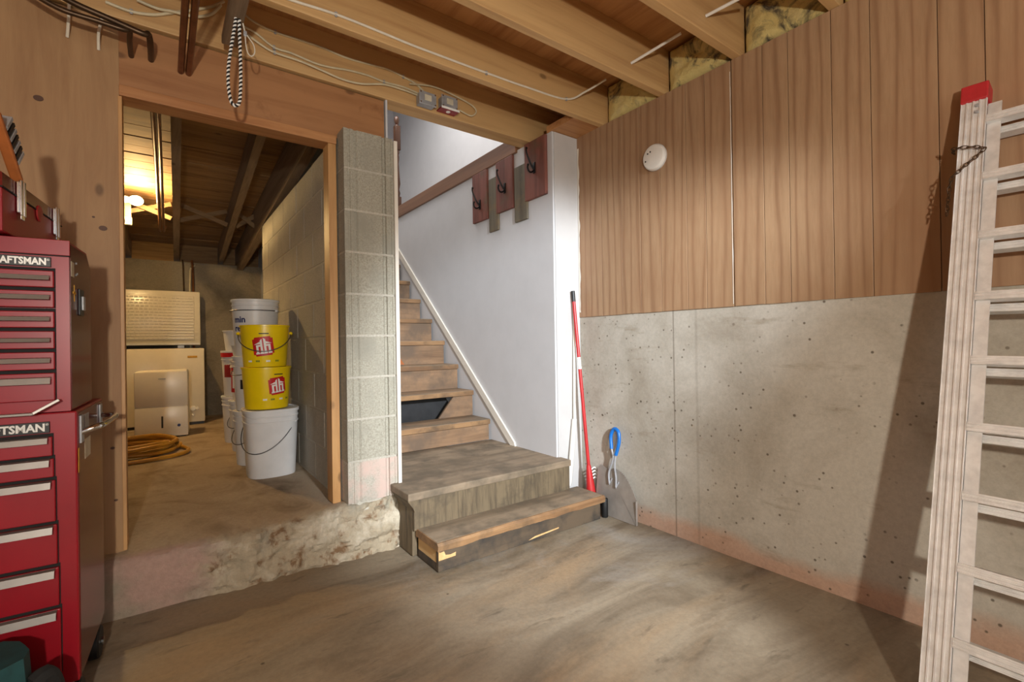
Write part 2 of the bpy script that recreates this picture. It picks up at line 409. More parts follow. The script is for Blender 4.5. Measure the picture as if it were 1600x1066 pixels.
# utility floor and its broken front edge
mb = MB(); vs_ = []; fs_ = []; NX = 300
prof = [(2.292, -.03)]+[(2.292-.006*math.sin(PI*k/18), .01*k) for k in range(19)]+[(2.300, .198), (2.318, .208), (2.345, .215), (2.39, .222), (2.46, .229), (2.6, .235), (2.9, .235), (3.5, .235), (4.5, .235), (6.45, .235)]
for i in range(NX+1):
    x = -1.2+2.9*i/NX if i <= NX else 0
    cr = max(0, min(1, (x-.02)/.18))*max(0, min(1, (1.12-x)/.1))       # crumbled stretch
    und = max(0, min(1, (x-.5)/.18))                                    # under the pillar
    for j, (y, z) in enumerate(prof):
        n1 = noise.fractal(Vector((x*9, z*14+y*4, 1.3)), .9, 2.1, 5); n2 = noise.fractal(Vector((x*26, z*40, 7)), .9, 2.1, 4)
        fr = 1 if y < 2.33 else max(0, 1-(y-2.33)/.1)
        yy = y-fr*(cr*(.024*n1+.014*n2)+.003*n1) - fr*cr*.02*(1-min(1, z/.2)) - fr*und*.022
        zz = z+(fr*und*.034 if z > .1 else 0)+(.006*n1*cr*fr if z > .15 else 0)+(.004*noise.noise(Vector((x*5, y*5, 3))) if y > 2.3 else 0)
        vs_.append((x, yy, zz))
n = len(prof)
for i in range(NX):
    for j in range(n-1): fs_.append((i*n+j, (i+1)*n+j, (i+1)*n+j+1, i*n+j+1))
struct(mb.add(vs_, fs_).build('floor_utility', 'ledge_concrete', smooth=True))

# right wall: poured concrete below, grooved panelling above
wr = struct(B(XW, XW+.25, -2.6, 2.3, -.05, 1.16).build('wall_right', 'foundation_concrete'))
B(XW+.0, XW+.25, -2.6, 2.3, 1.16, ZJ).build('backing', 'panel_gap', wr)
gy = [2.155, 1.955, 1.80, 1.67, 1.539, 1.385, 1.282, 1.150, 1.009, .905, .747, .621, .433, .320, .12, -.1, -.3, -.5, -.72, -.94, -1.2, -1.45, -1.7, -2.0, -2.3, -2.6]
for a, b in zip(gy[:-1], gy[1:]):
    g0 = .004 if abs(a-1.150) < .01 else .0010
    B(XW-.008, XW-.0005, b+.0010, a-g0, 1.150+random.uniform(-.001, .001), ZJ, b=.0012).build('plank', 'panel_wood', wr)
mb = MB()   # torn white strip beside the post and at the sheet joint
for y0, z0, z1, wd in ((2.1465, 1.18, 2.22, .022), (1.1535, 1.16, 2.24, .006)):
    z = z0; L = []; R = []
    while z < z1:
        k = wd*(.35+.65*abs(noise.noise(Vector((z*9, y0, 2)))))*1.2; L.append((XW-.0095, y0, z)); R.append((XW-.0095, y0-k, z)); z += .02
    k = len(L); mb.add(L+R, [(i, i+1, k+i+1, k+i) for i in range(k-1)])
mb.build('torn_edge', 'white_trim', wr)
B(2.02, XW-.001, -2.6, -2.4, 0, ZJ).build('rear_return', 'post_paint', wr)

# white stair wall and its end post
ws = struct(B(XS, XW-.001, 2.157, 2.55, 0, ZJ-.002).build('wall_stair', 'white_paint'))
B(XS, XS+.12, 2.55, 6.6, 0, 2.25).build('wall_panel', 'white_paint', ws)
B(XS+.012, XW-.002, 2.149, 2.157, 0, ZJ-.004, b=.002).build('end_board', 'post_paint', ws)
# brown trim along the top of that wall
struct(B(XS-.018, XS+.13, 2.50, 6.6, 2.25, 2.358, b=.004).build('trim_1', 'trim_brown_y'))
# upstairs
struct(B(2.75, 2.85, 2.2, 7.0, 2.36, 4.9).build('wall_upstairs', 'white_paint'))
struct(B(.6, 2.85, 6.6, 6.7, 2.0, 4.9).build('wall_upstairs_end', 'white_paint'))
struct(B(.5, 2.85, 2.45, 7.0, 4.9, 5.0).build('ceiling_upstairs', 'white_paint'))
struct(B(XS+.13, 2.75, 2.5, 6.6, 2.26, 2.358).build('floor_upstairs', 'trim_brown_y'))
struct(B(.6, 2.85, 2.45, 2.5, 2.51, 4.9).build('wall_upstairs_front', 'white_paint'))
struct(B(.72, .945, 2.5, 6.6, 2.35, 4.9).build('wall_upstairs_side', 'white_paint'))

# block pillar / block wall (seen end-on as a pillar and from its left side through the doorway)
wp = struct(B(.7005, .930, 2.288, 4.55, .2, 2.02).build('wall_block', 'mortar'))
bw = MB(); XB0, XB1 = .698, .942
def pillar_block(z0, z1):
    pts = [(XB0, 0), (XB0+.018, 0), (XB0+.020, .004), (XB0+.028, .004), (XB0+.030, 0), (XB0+.045, 0), (XB0+.047, .010), (XB0+.058, .010), (XB0+.066, .002), (XB1-.058, .002), (XB1-.052, .011), (XB1-.040, .011), (XB1-.038, 0), (XB1-.022, 0), (XB1-.020, .004), (XB1-.012, .004), (XB1-.010, 0), (XB1, 0), (XB1, .19), (XB0, .19)]
    return MB().prism([(x, YB+y, z0) for x, y in pts], (0, 0, z1-z0))
for k in range(9):
    z0 = .242+.2*k+.006; z1 = z0+.190 if k < 8 else 2.03
    o = pillar_block(z0+random.uniform(-.001, .001), z1).build('block', 'pillar_block_pink' if k == 0 else 'pillar_block', wp)
    if k: B(XB0+.002, XB1-.002, YB+.0022, YB+.19, z0-.0105, z0+.0005).build('mortar_joint', 'mortar', wp)
    for j in range(6):
        off = -.2 if k % 2 else 0.0
        y0 = YB+.20+.4*j+off; y1 = y0+.39
        y0 = max(y0, YB+.20); y1 = min(y1, 4.56)
        if y1-y0 < .05: continue
        B(XB0+random.uniform(-.0012, .0012), XB1, y0, y1, z0, z1, b=.003).build('block', 'inner_block', wp)
B(.40, .945, 4.60, 4.66, .2, 2.3).build('return_board', 'old_joist_y', wp) if False else None
# white trim strip on the pillar's right edge
struct(B(.944, .962, YB-.012, YB+.10, .30, 2.02, b=.002).build('trim_2', 'white_trim'))
struct(B(.945, .955, 2.37, 6.6, .3, 2.4).build('wall_stair_left', 'white_paint'))

# door frame into the utility room, plywood to its left, beam above
wl = struct(B(-2.4, -.126, YD, YD+.018, .0, 2.262).build('wall_left', 'plywood_z'))
B(-2.4, -.128, YD+.018, YD+.07, .2, 2.2).build('backing', 'old_joist_y', wl)
B(-.130, -.118, YD-.002, YD+.09, .222, 1.975, b=.001).build('stud_edge', 'frame_wood_z', wl)
for x, z, r in ((-.178, 1.456, .011), (-.205, 1.495, .004), (-.158, .62, .006), (-.150, .42, .005), (-.35, 1.9, .012)):
    MB().lathe([(r, 0), (r, .002)], 14).build('knot', 'knot', wl).matrix_local = Matrix.Translation((x, YD-.0015, z)) @ Matrix.Rotation(PI/2, 4, 'X') @ Matrix.Diagonal((1.15, .85, 1, 1))
db = struct(B(-2.4, .938, YD+.003, YD+.035, 2.012, 2.262, b=.002).build('wall_header', 'beam_wood'))
dr = struct(B(.652, .690, YD-.004, YD+.085, .236, 2.018, b=.002).build('door_1', 'frame_wood_z'))
B(-.126, .690, YD-.012, YD+.09, 1.975, 2.016, b=.002).build('door_head', 'frame_wood_x', dr)
# utility room shell
struct(B(-2.2, 2.0, 6.3, 6.45, 0, 1.93).build('wall_back', 'back_concrete'))
struct(B(-2.0, -1.9, 2.45, 6.4, 0, 2.7).build('wall_utility_left', 'back_concrete'))
# garage-side shell behind the camera, then an added shadow-casting wall
struct(B(-2.5, -2.4, -2.6, 2.4, 0, 2.6).build('wall_garage_left', 'plywood_z'))

struct(MB().prism([(.947, -.88, 0), (.947, -.88, 1.44), (.947, -1.08, 1.74), (.947, -1.43, 2.265), (.947, -2.6, 2.265), (.947, -2.6, 0)], (.06, 0, 0)).build('added_shadow_wall', 'plywood_z'))  # added out of view, shaped to cast the soft shadow on the right wall
# ceiling: joists along X with a plywood deck
ce = struct(B(-2.5, 2.45, -2.6, 2.47, ZJ+.235, ZJ+.26).build('ceiling', 'subfloor_wood'))
jf = [1.962, 1.541, 1.142, .754, .348, -.06, -.466, -.872, -1.278, -1.684, -2.09, -2.5]
for y in jf:
    B(-2.5, 2.14, y-.040, y, ZJ+random.uniform(-.002, .002), ZJ+.235, b=.003).build('joist', 'joist_wood', ce)
B(-2.5, 2.3, YD-.012, YD+.098, ZJ, ZJ+.235, b=.003).build('joist', 'joist_wood', ce)
B(XW+.14, XW+.18, -2.6, 2.36, ZJ, ZJ+.235).build('rim_joist', 'subfloor_wood', ce)
B(1.895, XW+.14, 1.964, 2.20, ZJ-.001, ZJ+.04, b=.002).build('top_plate', 'frame_wood_x', ce)
# utility-room ceiling: old joists along Y sloping down to the back, plank deck, bridging
cb = empty('ceiling_utility'); struct(cb)
SL = -.088
def zc(y): return 2.25+SL*(y-3.13)
def skewbox(name, mat, x0, x1, ya, yb_, z0, z1, sk=.0187):
    mb = MB(); v = []
    for y in (ya, yb_):
        dx = sk*(y-3.1); dz = zc(y)
        v += [(x0+dx, y, dz+z0), (x1+dx, y, dz+z0), (x1+dx, y, dz+z1), (x0+dx, y, dz+z1)]
    mb.add(v, [(0, 1, 2, 3), (4, 5, 6, 7), (0, 1, 5, 4), (1, 2, 6, 5), (2, 3, 7, 6), (3, 0, 4, 7)]); return mb.build(name, mat, cb)
for xj in (-1.6, -1.2, -.78, -.36, .055, .47):
    skewbox('joist', 'old_joist_y', xj-.01, xj+.04, 2.46, 6.5, 0, .19)
skewbox('joist', 'old_joist_y', .70, .76, 2.46, 6.5, -.09, .19, 0)
y = 2.46
while y < 6.5:
    wd = random.uniform(.12, .17)
    skewbox('plank', 'old_plank_x', -2.0, .94, y, min(y+wd-.006, 6.55), .19+random.uniform(0, .006), .22, 0); y += wd
B(-2.1, 1.0, 6.47, 6.5, 1.93, 2.3).build('rim_board', 'old_plank_x', cb)
B(-2.1, .93, 2.455, 2.47, 2.262, 2.52).build('rim_board', 'old_joist_y', cb)
yb2 = 5.0
for x0, x1 in ((-.31, .045), (.105, .46), (.53, .70)):
    for s in (0, 1):
        za, zb_ = (.02, .15) if s else (.15, .02)
        p0 = Vector((x0+.024, yb2+.03*s, zc(yb2)+za)); p1 = Vector((x1+.024, yb2+.03*s, zc(yb2)+zb_)); d = (p1-p0); up = Vector((0, 0, 1))
        nrm = d.normalized().cross(Vector((0, 1, 0)))
        MB().prism([p0-nrm*.018, p1-nrm*.018, p1+nrm*.018, p0+nrm*.018], (0, .022, 0)).build('bridging', 'bridging_wood', cb)

# ------------------------------------------------------------------ staircase
st = empty('staircase', (0, 0, 0), 0, 'worn bare wooden staircase climbing beside the white wall', 'staircase')
XL = .964
for k in range(10):
    y = 2.85+.2215*k; z = .456+.1892*k
    o = B(XL, 1.886, y, y+.255, z-.036, z, b=.004).build('tread', 'stair_tread', st)
    B(XL, 1.884, y-.003, y+.004, z-.036, z-.004, b=.002).build('nosing', 'step_edge_wood', o)
    if k == 1: continue
    B(XL, 1.884, y+.018, y+.036, z-.1892 if k else .306, z-.037, b=.001).build('riser', 'stair_riser', st)
# broken riser: a leftover wedge of board at the right and dark sheets behind
MB().prism([(1.886, 3.09, .457), (1.60, 3.09, .457), (1.73, 3.09, .614), (1.886, 3.09, .614)], (0, .016, 0)).build('broken_riser', 'stair_riser', st)
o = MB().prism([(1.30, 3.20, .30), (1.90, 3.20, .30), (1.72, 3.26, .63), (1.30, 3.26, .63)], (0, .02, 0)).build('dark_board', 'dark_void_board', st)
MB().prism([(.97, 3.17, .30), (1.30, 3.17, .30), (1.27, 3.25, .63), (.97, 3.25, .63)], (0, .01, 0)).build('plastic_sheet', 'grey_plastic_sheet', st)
def nz(y): return .456+(y-2.85)*.854
MB().prism([(1.886, 2.56, .306), (1.886, 2.615, .306), (1.886, 5.0, nz(5.0)+.045), (1.886, 5.0, nz(5.0)+.115), (1.886, 2.57, nz(2.57)+.115)], (.013, 0, 0)).build('skirt_board', 'white_trim', st)
# landing
ld = B(.905, 1.930, 2.062, 2.868, .268, .305, b=.005).build('landing', 'landing_wood', st)
B(.938, 1.925, 2.072, 2.096, .125, .268, b=.002).build('landing_riser', 'landing_riser_wood', st)
B(.938, .962, 2.097, 2.262, .0, .268, b=.002).build('landing_side', 'landing_riser_wood', st)
MB().prism([(.905, 2.065, .27), (.938, 2.065, .27), (.938, 2.065, .215), (.930, 2.065, .235), (.918, 2.065, .252)], (0, .20, 0)).build('corner_moulding', 'landing_riser_wood', st)
B(1.0, 1.89, 2.10, 2.86, .235, .268).build('landing_frame', 'landing_riser_wood', st)
# bottom step
bs = MB()
NXs = 60; v = []; f = []
for i in range(NXs+1):
    x = .950+1.046*i/NXs; e = .006*noise.fractal(Vector((x*7, 0, 4)), 1, 2, 4); e2 = .005*noise.fractal(Vector((x*9, 3, 4)), 1, 2, 4)
    v += [(x, 1.860+e, .096+e2), (x, 1.857+e, .120), (x, 1.866+e, .131), (x, 2.085, .131), (x, 2.085, .096)]
for i in range(NXs):
    for j in range(5): f.append((i*5+j, (i+1)*5+j, (i+1)*5+(j+1) % 5, i*5+(j+1) % 5))
f += [tuple(range(5)), tuple(NXs*5+j for j in range(5))]
sp = bs.add(v, f).build('bottom_step', 'step_edge_wood', st)
B(.955, 1.990, 1.875, 2.082, .129, .1322, b=.001).build('worn_top', 'landing_wood', sp)
B(.960, 1.975, 1.878, 1.900, .0, .0965, b=.002).build('step_front', 'step_front_wood', sp)
B(.962, .980, 1.9005, 2.085, .0, .0965, b=.002).build('step_side', 'fresh_wood', sp)
B(.9605, .980, 1.8995, 2.085, .0, .034, b=.001).build('step_side_base', 'step_front_wood', sp)
B(1.957, 1.975, 1.9005, 2.085, .0, .0965, b=.002).build('step_side', 'step_front_wood', sp)
MB().prism([(.961, 1.8775, .050), (1.045, 1.8775, .052), (1.047, 1.8775, .068), (1.02, 1.8775, .064), (.995, 1.8775, .068), (.988, 1.8775, .086), (.97, 1.8775, .084), (.961, 1.8775, .089)], (0, -.002, 0)).build('chipped_patch', 'fresh_wood', sp)
MB().prism([(1.46, 1.8775, .012), (1.66, 1.8775, .024), (1.66, 1.8775, .030), (1.50, 1.8775, .023)], (0, -.002, 0)).build('chipped_patch', 'fresh_wood', sp)
# loose board leaning on a tread
q_ = at(632, 571, 1, 3.33)
MB().prism([(q_.x-.30, 3.33, .847), (q_.x, 3.33, .847), (q_.x-.06, 3.36, .955), (q_.x-.30, 3.36, .985)], (0, .02, 0)).build('board_offcut', 'orange_board')
tag(bpy.data.objects['board_offcut'], 'small orange-brown board offcut standing on a stair tread beside the pillar', 'board')

# coat rack on the stair wall
cr = empty('coat_rack', (XS, 2.6, 1.9), 0, 'rustic coat rack of red and grey boards with black hooks on white wall', 'coat rack')
def rb(y0, y1, z0, z1, mat, t): B(-t, -.0005, y0-2.6, y1-2.6, z0-1.9, z1-1.9, b=.003).build('board', mat, cr)
rb(2.845, 3.040, 1.890, 2.247, 'rack_red', .020)
rb(2.712, 2.826, 1.785, 2.160, 'rack_grey', .016)
rb(2.535, 2.728, 1.895, 2.247, 'rack_red', .020)
rb(2.388, 2.520, 1.790, 2.150, 'rack_grey', .016)
rb(2.197, 2.400, 1.900, 2.262, 'rack_red', .022)
hk = None
for y, z in ((2.935, 2.01), (2.62, 2.045), (2.30, 2.085)):
    mb = MB(); mb.box(-.026, -.020, -.012, .012, -.035, .035, b=.003)
    mb.tube([(-.024, 0, -.012), (-.05, 0, .02), (-.075, 0, .065), (-.085, 0, .095), (-.082, 0, .108)], lambda t: .006-.0015*t, 8, 5)
    mb.sphere((-.082, 0, .110), .008, 8, 6)
    mb.tube([(-.024, 0, -.014), (-.045, 0, -.03), (-.065, 0, -.028), (-.075, 0, -.008), (-.072, 0, .008)], .0055, 8, 5)
    mb.sphere((-.072, 0, .010), .0075, 8, 6)
    mb.build('hook', 'black_iron', cr, True, (0, y-2.6, z-1.9))
# turned newel upstairs
mb = MB(); mb.box(-.03, .03, -.03, .03, 0, .22, b=.004); mb.box(-.03, .03, -.03, .03, .72, .98, b=.004)
mb.lathe([(.02, .22), (.028, .26), (.018, .30), (.03, .36), (.024, .44), (.016, .58), (.022, .64), (.017, .67), (.027, .70), (.022, .72)], 16)
mb.lathe([(.018, .98), (.012, .995), (.016, 1.0), (.024, 1.02), (.028, 1.045), (.024, 1.07), (.012, 1.085), (.001, 1.09)], 16)
NEW = mb.build('newel_post', 'dark_turned', None, True, (2.05, 4.83, 2.358))
tag(NEW, 'dark turned wooden newel post at the top of the stairs', 'newel post')

# ------------------------------------------------------------------ smoke alarm
sa = empty('smoke_alarm', (XW-.008, 1.559, 1.957), 0, 'round white smoke alarm on the brown panelling', 'smoke alarm')
ML = Matrix.Rotation(-PI/2, 4, 'Y')
o = MB().lathe([(.066, 0), (.068, .006), (.068, .02), (.062, .03), (.05, .034), (.001, .035)], 40).build('body', 'white_plastic', sa, True); o.matrix_local = ML
o = MB().lathe([(.0672, .0075), (.0690, .0085), (.0690, .0095), (.0672, .0105)], 40, cap=False).build('seam', 'zinc', sa); o.matrix_local = ML
for a, r in ((0.4, .03), (0.9, .036), (1.9, .045)):
    o = MB().lathe([(.004, .0345), (.004, .037)], 10).build('vent_hole', 'black_plastic', sa); o.matrix_local = ML @ Matrix.Translation((r*math.cos(a), r*math.sin(a), -.001))

# ------------------------------------------------------------------ ladder
dl = Vector((-.0476, .0027, -.1808)); dn = dl.normalized(); P0 = Vector((2.02, .307, 1.667))
upv = -dn
# local frame: z along the rail (up), x towards the wall, y along the wall
zx = upv; yx = (Vector((0, 1, 0))-zx*zx.y).normalized(); xx = yx.cross(zx)
nfl = (P0.z)/-dn.z      # rail length from P0 down to the floor
foot = P0+dn*(nfl+.0)
la = empty('ladder', foot, 0, 'aluminium extension ladder with red rail caps leaning on right wall', 'ladder')
ML = Matrix(((xx.x, yx.x, zx.x), (xx.y, yx.y, zx.y), (xx.z, yx.z, zx.z))).to_4x4()
L = nfl
def rail(y0, y1, xo, ztop, zbot):
    """fluted channel rail: profile in x-y, extruded along z"""
    w_ = y1-y0; pts = []
    k = 4
    for i in range(k):
        a = y0+w_*i/k; b = y0+w_*(i+1)/k
        pts += [(xo, a+.0008), (xo, a+w_*.05), (xo+.0032, a+w_*.065), (xo+.0032, b-w_*.03), (xo, b-w_*.015)]
    pts += [(xo, y1), (xo+.052, y1), (xo+.052, y0), (xo+.045, y0), (xo+.045, y1-.006), (xo+.006, y1-.006), (xo+.006, y0)]
    mb = MB().prism([(x, y, zbot) for x, y in pts], (0, 0, ztop-zbot)); return mb
def put(o): o.matrix_local = ML; return o
for y0, y1 in ((.0, .060), (-.47, -.41)):
    r_ = put(rail(y0, y1, -.002, L+.062, .012).build('rail', 'aluminium', la))
    lip = B(.012, .018, (y0-.030) if y0 == 0 else y1, y0 if y0 == 0 else y1+.03, .012, L+.045).build('rail_lip', 'aluminium', r_)
    r2 = put(rail(y0+.004, y1-.012, .056, L-.02, .06).build('rail', 'aluminium', la))
    put(B(-.006, .054, y0-.002, y1+.002, L+.060, L+.118, b=.004).build('rail_cap', 'cap_red', la))
    put(B(-.012, .06, y0-.003, y1+.003, -.004, .014, b=.003).build('rubber_foot', 'black_rubber', la))
    for zz in (.02, .042):
        o = MB().lathe([(.005, 0), (.005, .003)], 10).build('rivet', 'zinc', la); o.matrix_local = ML @ Matrix.Translation((-.002, y0+.022, L+zz)) @ Matrix.Rotation(-PI/2, 4, 'Y')
for i in range(9):
    z = L-i*.187
    for k, (xo, dz, h) in enumerate(((-.004, 0, .024), (.040, -.026, .022))):
        mb = MB(); ya, yb_ = -.41, .0
        pts = [(xo, z+dz), (xo, z+dz-h*.2), (xo+.0022, z+dz-h*.25), (xo+.0022, z+dz-h*.38), (xo, z+dz-h*.43), (xo, z+dz-h*.6), (xo+.0022, z+dz-h*.65), (xo+.0022, z+dz-h*.8), (xo, z+dz-h*.85), (xo, z+dz-h), (xo+.032, z+dz-h), (xo+.032, z+dz)]
        put(MB().prism([(x, ya, zz) for x, zz in pts], (0, yb_-ya, 0)).build('rung', 'aluminium', la))
# chain wrapped round the rail
ch = empty('chain', foot+zx*(L-.10), 0, 'thin rusty chain looped around the ladder rail', 'chain')
path = []
zc0 = -.005
cp = [(.03, .075, .012), (-.004, .072, .010), (-.012, .050, .004), (-.012, .020, -.004), (-.012, -.004, -.016), (-.012, .012, -.036), (-.012, .040, -.062), (-.010, .066, -.088), (.01, .076, -.11), (.02, .078, -.14), (.02, .079, -.17), (.02, .079, -.20)]
tot = 0; pts = [Vector(p) for p in cp]; seglen = .0135; cur = pts[0].copy(); samp = [cur.copy()]
acc = 0
for a, b in zip(pts[:-1], pts[1:]):
    L_ = (b-a).length; n_ = max(1, int(round(L_/seglen)))
    for k in range(1, n_+1): samp.append(a+(b-a)*k/n_)
for i, (a, b) in enumerate(zip(samp[:-1], samp[1:])):
    d = (b-a); ln = d.length; d.normalize(); c = (a+b)/2; s1 = d.orthogonal().normalized()
    if i % 2: s1 = d.cross(s1)
    ring = [c+d*(math.cos(t_)*ln*.72)+s1*(math.sin(t_)*.0048) for t_ in [2*PI*k/10 for k in range(10)]]
    o = MB().tube(ring, .0014, 5, closed=True).build('link', 'rust_chain', ch, True); o.matrix_local = ML

# ------------------------------------------------------------------ leaning tools in the corner
rp = empty('red_pole_tool', (2.03, 2.06, .135), 0, 'red-handled tool with black tip leaning in the corner by the stairs', 'tool')
a = at(923, 765, 1, 2.02)-Vector((2.03, 2.06, .135)); b = at(895, 455, 1, 2.13)-Vector((2.03, 2.06, .135))
d = b-a
MB().tube([a+d*.1, a+d*.945], .0105, 12).build('pole', 'pole_red', rp, True)
MB().tube([a+d*.945, b], .0118, 12).build('end_cap', 'black_plastic', rp, True)
MB().tube([a+d*.60, a+d*.66], .0109, 12).build('sticker', 'print_white', rp, True)
MB().tube([a-d*.02, a+d*.03, a+d*.08, a+d*.12], lambda t: .030-.017*t, 12).build('socket', 'pole_red', rp, True)
for i in range(4):
    MB().tube([a+d*(.045+.016*i)+Vector((.012, 0, 0)), a+d*(.055+.016*i)+Vector((.034, -.012, .004)), a+d*(.05+.016*i)+Vector((.052, -.014, -.006))], .0042, 6, 4).build('tine', 'print_white', rp, True)
MB().tube([a-d*.02, Vector((2.04-2.03, 2.02-2.06, -.131))], .012, 10).build('shaft', 'black_plastic', rp, True)
wpz = empty('white_pole', (1.995, 2.125, 0), 0, 'white plastic pole with thicker sleeve leaning behind the red-handled tool', 'pole')
a = at(890, 752, 1, 2.12)-Vector((1.995, 2.125, 0)); b = at(897.5, 655, 1, 2.13)-Vector((1.995, 2.125, 0)); c = at(897, 490, 1, 2.138)-Vector((1.995, 2.125, 0))
a0 = Vector((a.x-.01, a.y, .136)) if True else a
MB().tube([a0, a, b], .0155, 12).build('sleeve', 'white_plastic', wpz, True)
MB().tube([b, c], .0085, 10).build('pole', 'white_trim', wpz, True)
# serrated steel plate with a blue looped handle
sc = empty('steel_scraper', (2.04, 1.78, 0), 0, 'serrated steel plate scraper with blue looped handle leaning on concrete wall', 'scraper')
Y0, Y1 = 1.655, 1.90
def px(y, z): return Vector((2.045+.03*(z/.3), y+.03, z))-Vector((2.04, 1.78, 0))
top = [(1.955, .02), (1.955, .25), (1.93, .275), (1.892, .262), (1.875, .258), (1.865, .266), (1.85, .262), (1.83, .272), (1.80, .268), (1.785, .262)]
k = 11
for i in range(k):
    t_ = i/(k-1); y = 1.775-(1.775-1.668)*t_; z = .262-.115*t_**1.5
    top += [(y, z), (y-.003, z-.010)]
top += [(1.660, .135), (1.660, .0)]
top += [(1.655, .0)]
pl_ = [px(y, z) for y, z in [(1.955, 0.0)]+top]
MB().prism(pl_, (.003, 0, 0)).build('plate', 'plate_steel', sc)
B(-.0, .012, 1.654-1.78, 1.658-1.78, 0, .13).build('edge_flange', 'plate_steel', sc).location = (2.045-2.04, .03, 0)
gx = [(y+.035, z+(.02 if z > .26 else 0)) for y, z in [(1.815, .185), (1.822, .245), (1.795, .31), (1.812, .36), (1.822, .43), (1.805, .470), (1.785, .474), (1.765, .455), (1.760, .40), (1.778, .33), (1.782, .27), (1.768, .225), (1.765, .175)]]
rodp = [px(y, z)+Vector((-.010, 0, 0)) for y, z in gx]
MB().tube(rodp, .0058, 8, 6).build('rod', 'zinc', sc, True)
MB().tube([px(y, z)+Vector((-.010, 0, 0)) for y, z in gx[3:10]], .0105, 10, 6).build('grip', 'grip_blue', sc, True)
for y, z in ((1.85, .185), (1.80, .175)):
    MB().tube([px(y-.014, z+.03)+Vector((-.006, 0, 0)), px(y, z-.005)+Vector((-.008, 0, 0)), px(y+.014, z+.03)+Vector((-.006, 0, 0))], .0045, 6).build('barb', 'zinc', sc, True)
bk = MB().lathe([(.017, 0), (.019, .004), (.019, .10), (.017, .105), (.001, .106)], 20).build('black_cup', 'black_rubber', None, True, (2.018, 1.885, 0))
tag(bk, 'short black rubber cylinder on floor at the end of the bottom step', 'cylinder')

# ------------------------------------------------------------------ red tool storage at the left
TZ = math.radians(-3.0)
FR = Vector((-.186, 1.707, 0))
tc = empty('tool_cabinet', FR, TZ, 'red rolling tool cabinet with silver drawer pulls on black castors', 'tool cabinet')
# local: x to the right (so the body is at x<0), y to the back, z up
W, D = .68, .385
mb = MB(); mb.box(-W, 0, 0, D, .12, .835, b=.004); tcb = mb.build('body', 'red_paint', tc)
B(-.001, .0012, .012, D-.004, .125, .828).build('side_panel', 'red_reflection_paint', tc)
def drawer(par, z0, z1, xr, pull0, pull1, ptilt=.010, matp='drawer_pull'):
    g = B(-W+.05, xr+.0015, -.0015, .004, z0-.001, z1+.005).build('drawer_gap', 'black_gap', par)
    o = B(-W+.054, xr, -.012, -.0015, z0, z1-.003, b=.002).build('drawer', 'red_paint', par)
    MB().prism([(-W+.06, -.012, pull1), (-W+.06, -.026, pull1-.002), (-W+.06, -.030, pull0), (-W+.06, -.027, pull0-.001), (-W+.06, -.022, pull1-.006), (-W+.06, -.012, pull1-.005)], (W-.066+xr, 0, 0)).build('pull', matp, o)
    return o
zt = [(.725, .777, .759, .775), (.670, .720, .700, .718), (.555, .664, .643, .661), (.445, .549, .527, .546), (.337, .438, .414, .434), (.160, .330, .306, .326)]
for i, (z0, z1, p0, p1) in enumerate(zt): drawer(tc, z0, z1, -.047+.0025*i, p0, p1)
def badge(par, x1, z0, z1, txt, size, sx=1.0):
    bb = B(x1-.30, x1, -.006, -.0008, z0, z1, b=.001).build('badge', 'badge_black', par)
    me = text_mesh(txt, size, .001, .0009, 'RIGHT')
    mesh_obj('lettering', me, 'badge_letter', bb, Matrix.Translation((x1-.008, -.0065, z0+(z1-z0)*.2)) @ Matrix.Rotation(PI/2, 4, 'X') @ Matrix.Diagonal((sx, 1, 1, 1)))
    me = text_mesh('®', .008, .0006, 0, 'RIGHT'); mesh_obj('lettering', me, 'badge_letter', bb, Matrix.Translation((x1-.002, -.0065, z1-.010)) @ Matrix.Rotation(PI/2, 4, 'X'))
badge(tc, -.052, .784, .813, 'CRAFTSMAN', .027, .92)
# push handle on the right side
mb = MB().tube([(.004, .03, .775), (.035, .035, .785), (.045, .09, .785), (.048, .24, .785), (.04, .31, .785), (.004, .325, .785)], .0085, 10, 5)
mb.build('push_handle', 'chrome', tc, True)
for y in (.02, .315): B(.001, .006, y, y+.035, .745, .82, b=.002).build('handle_bracket', 'zinc', tc)
B(.0012, .002, .09, .17, .69, .745).build('sticker', 'sticker_paper', tc)
B(.0012, .002, .095, .15, .765, .815).build('sticker', 'zinc', tc)
B(.0012, .002, .002, .016, .67, .735).build('sticker', 'sticker_yellow', tc)
for x in (-.045, -W+.06):
    for y in (.045, D-.045):
        cs = B(x-.03, x+.03, y-.03, y+.03, .108, .12, b=.002).build('castor', 'zinc', tc)
        MB().box(x-.022, x-.018, y-.02, y+.02, .05, .108).box(x+.018, x+.022, y-.02, y+.02, .05, .108).build('fork', 'black_iron', cs)
        mw = MB().lathe([(.006, -.016), (.046, -.016), (.05, -.011), (.05, .011), (.046, .016), (.006, .016)], 24).build('wheel', 'black_rubber', cs, True)
        mw.matrix_local = Matrix.Translation((x+.026 if x > -.1 else x, y, .052)) @ Matrix.Rotation(PI/2, 4, 'Y')
        hb = MB().lathe([(.012, .0), (.012, .006)], 12).build('hub', 'chrome', cs); hb.matrix_local = Matrix.Translation((x+.043 if x > -.1 else x+.016, y, .052)) @ Matrix.Rotation(PI/2, 4, 'Y')
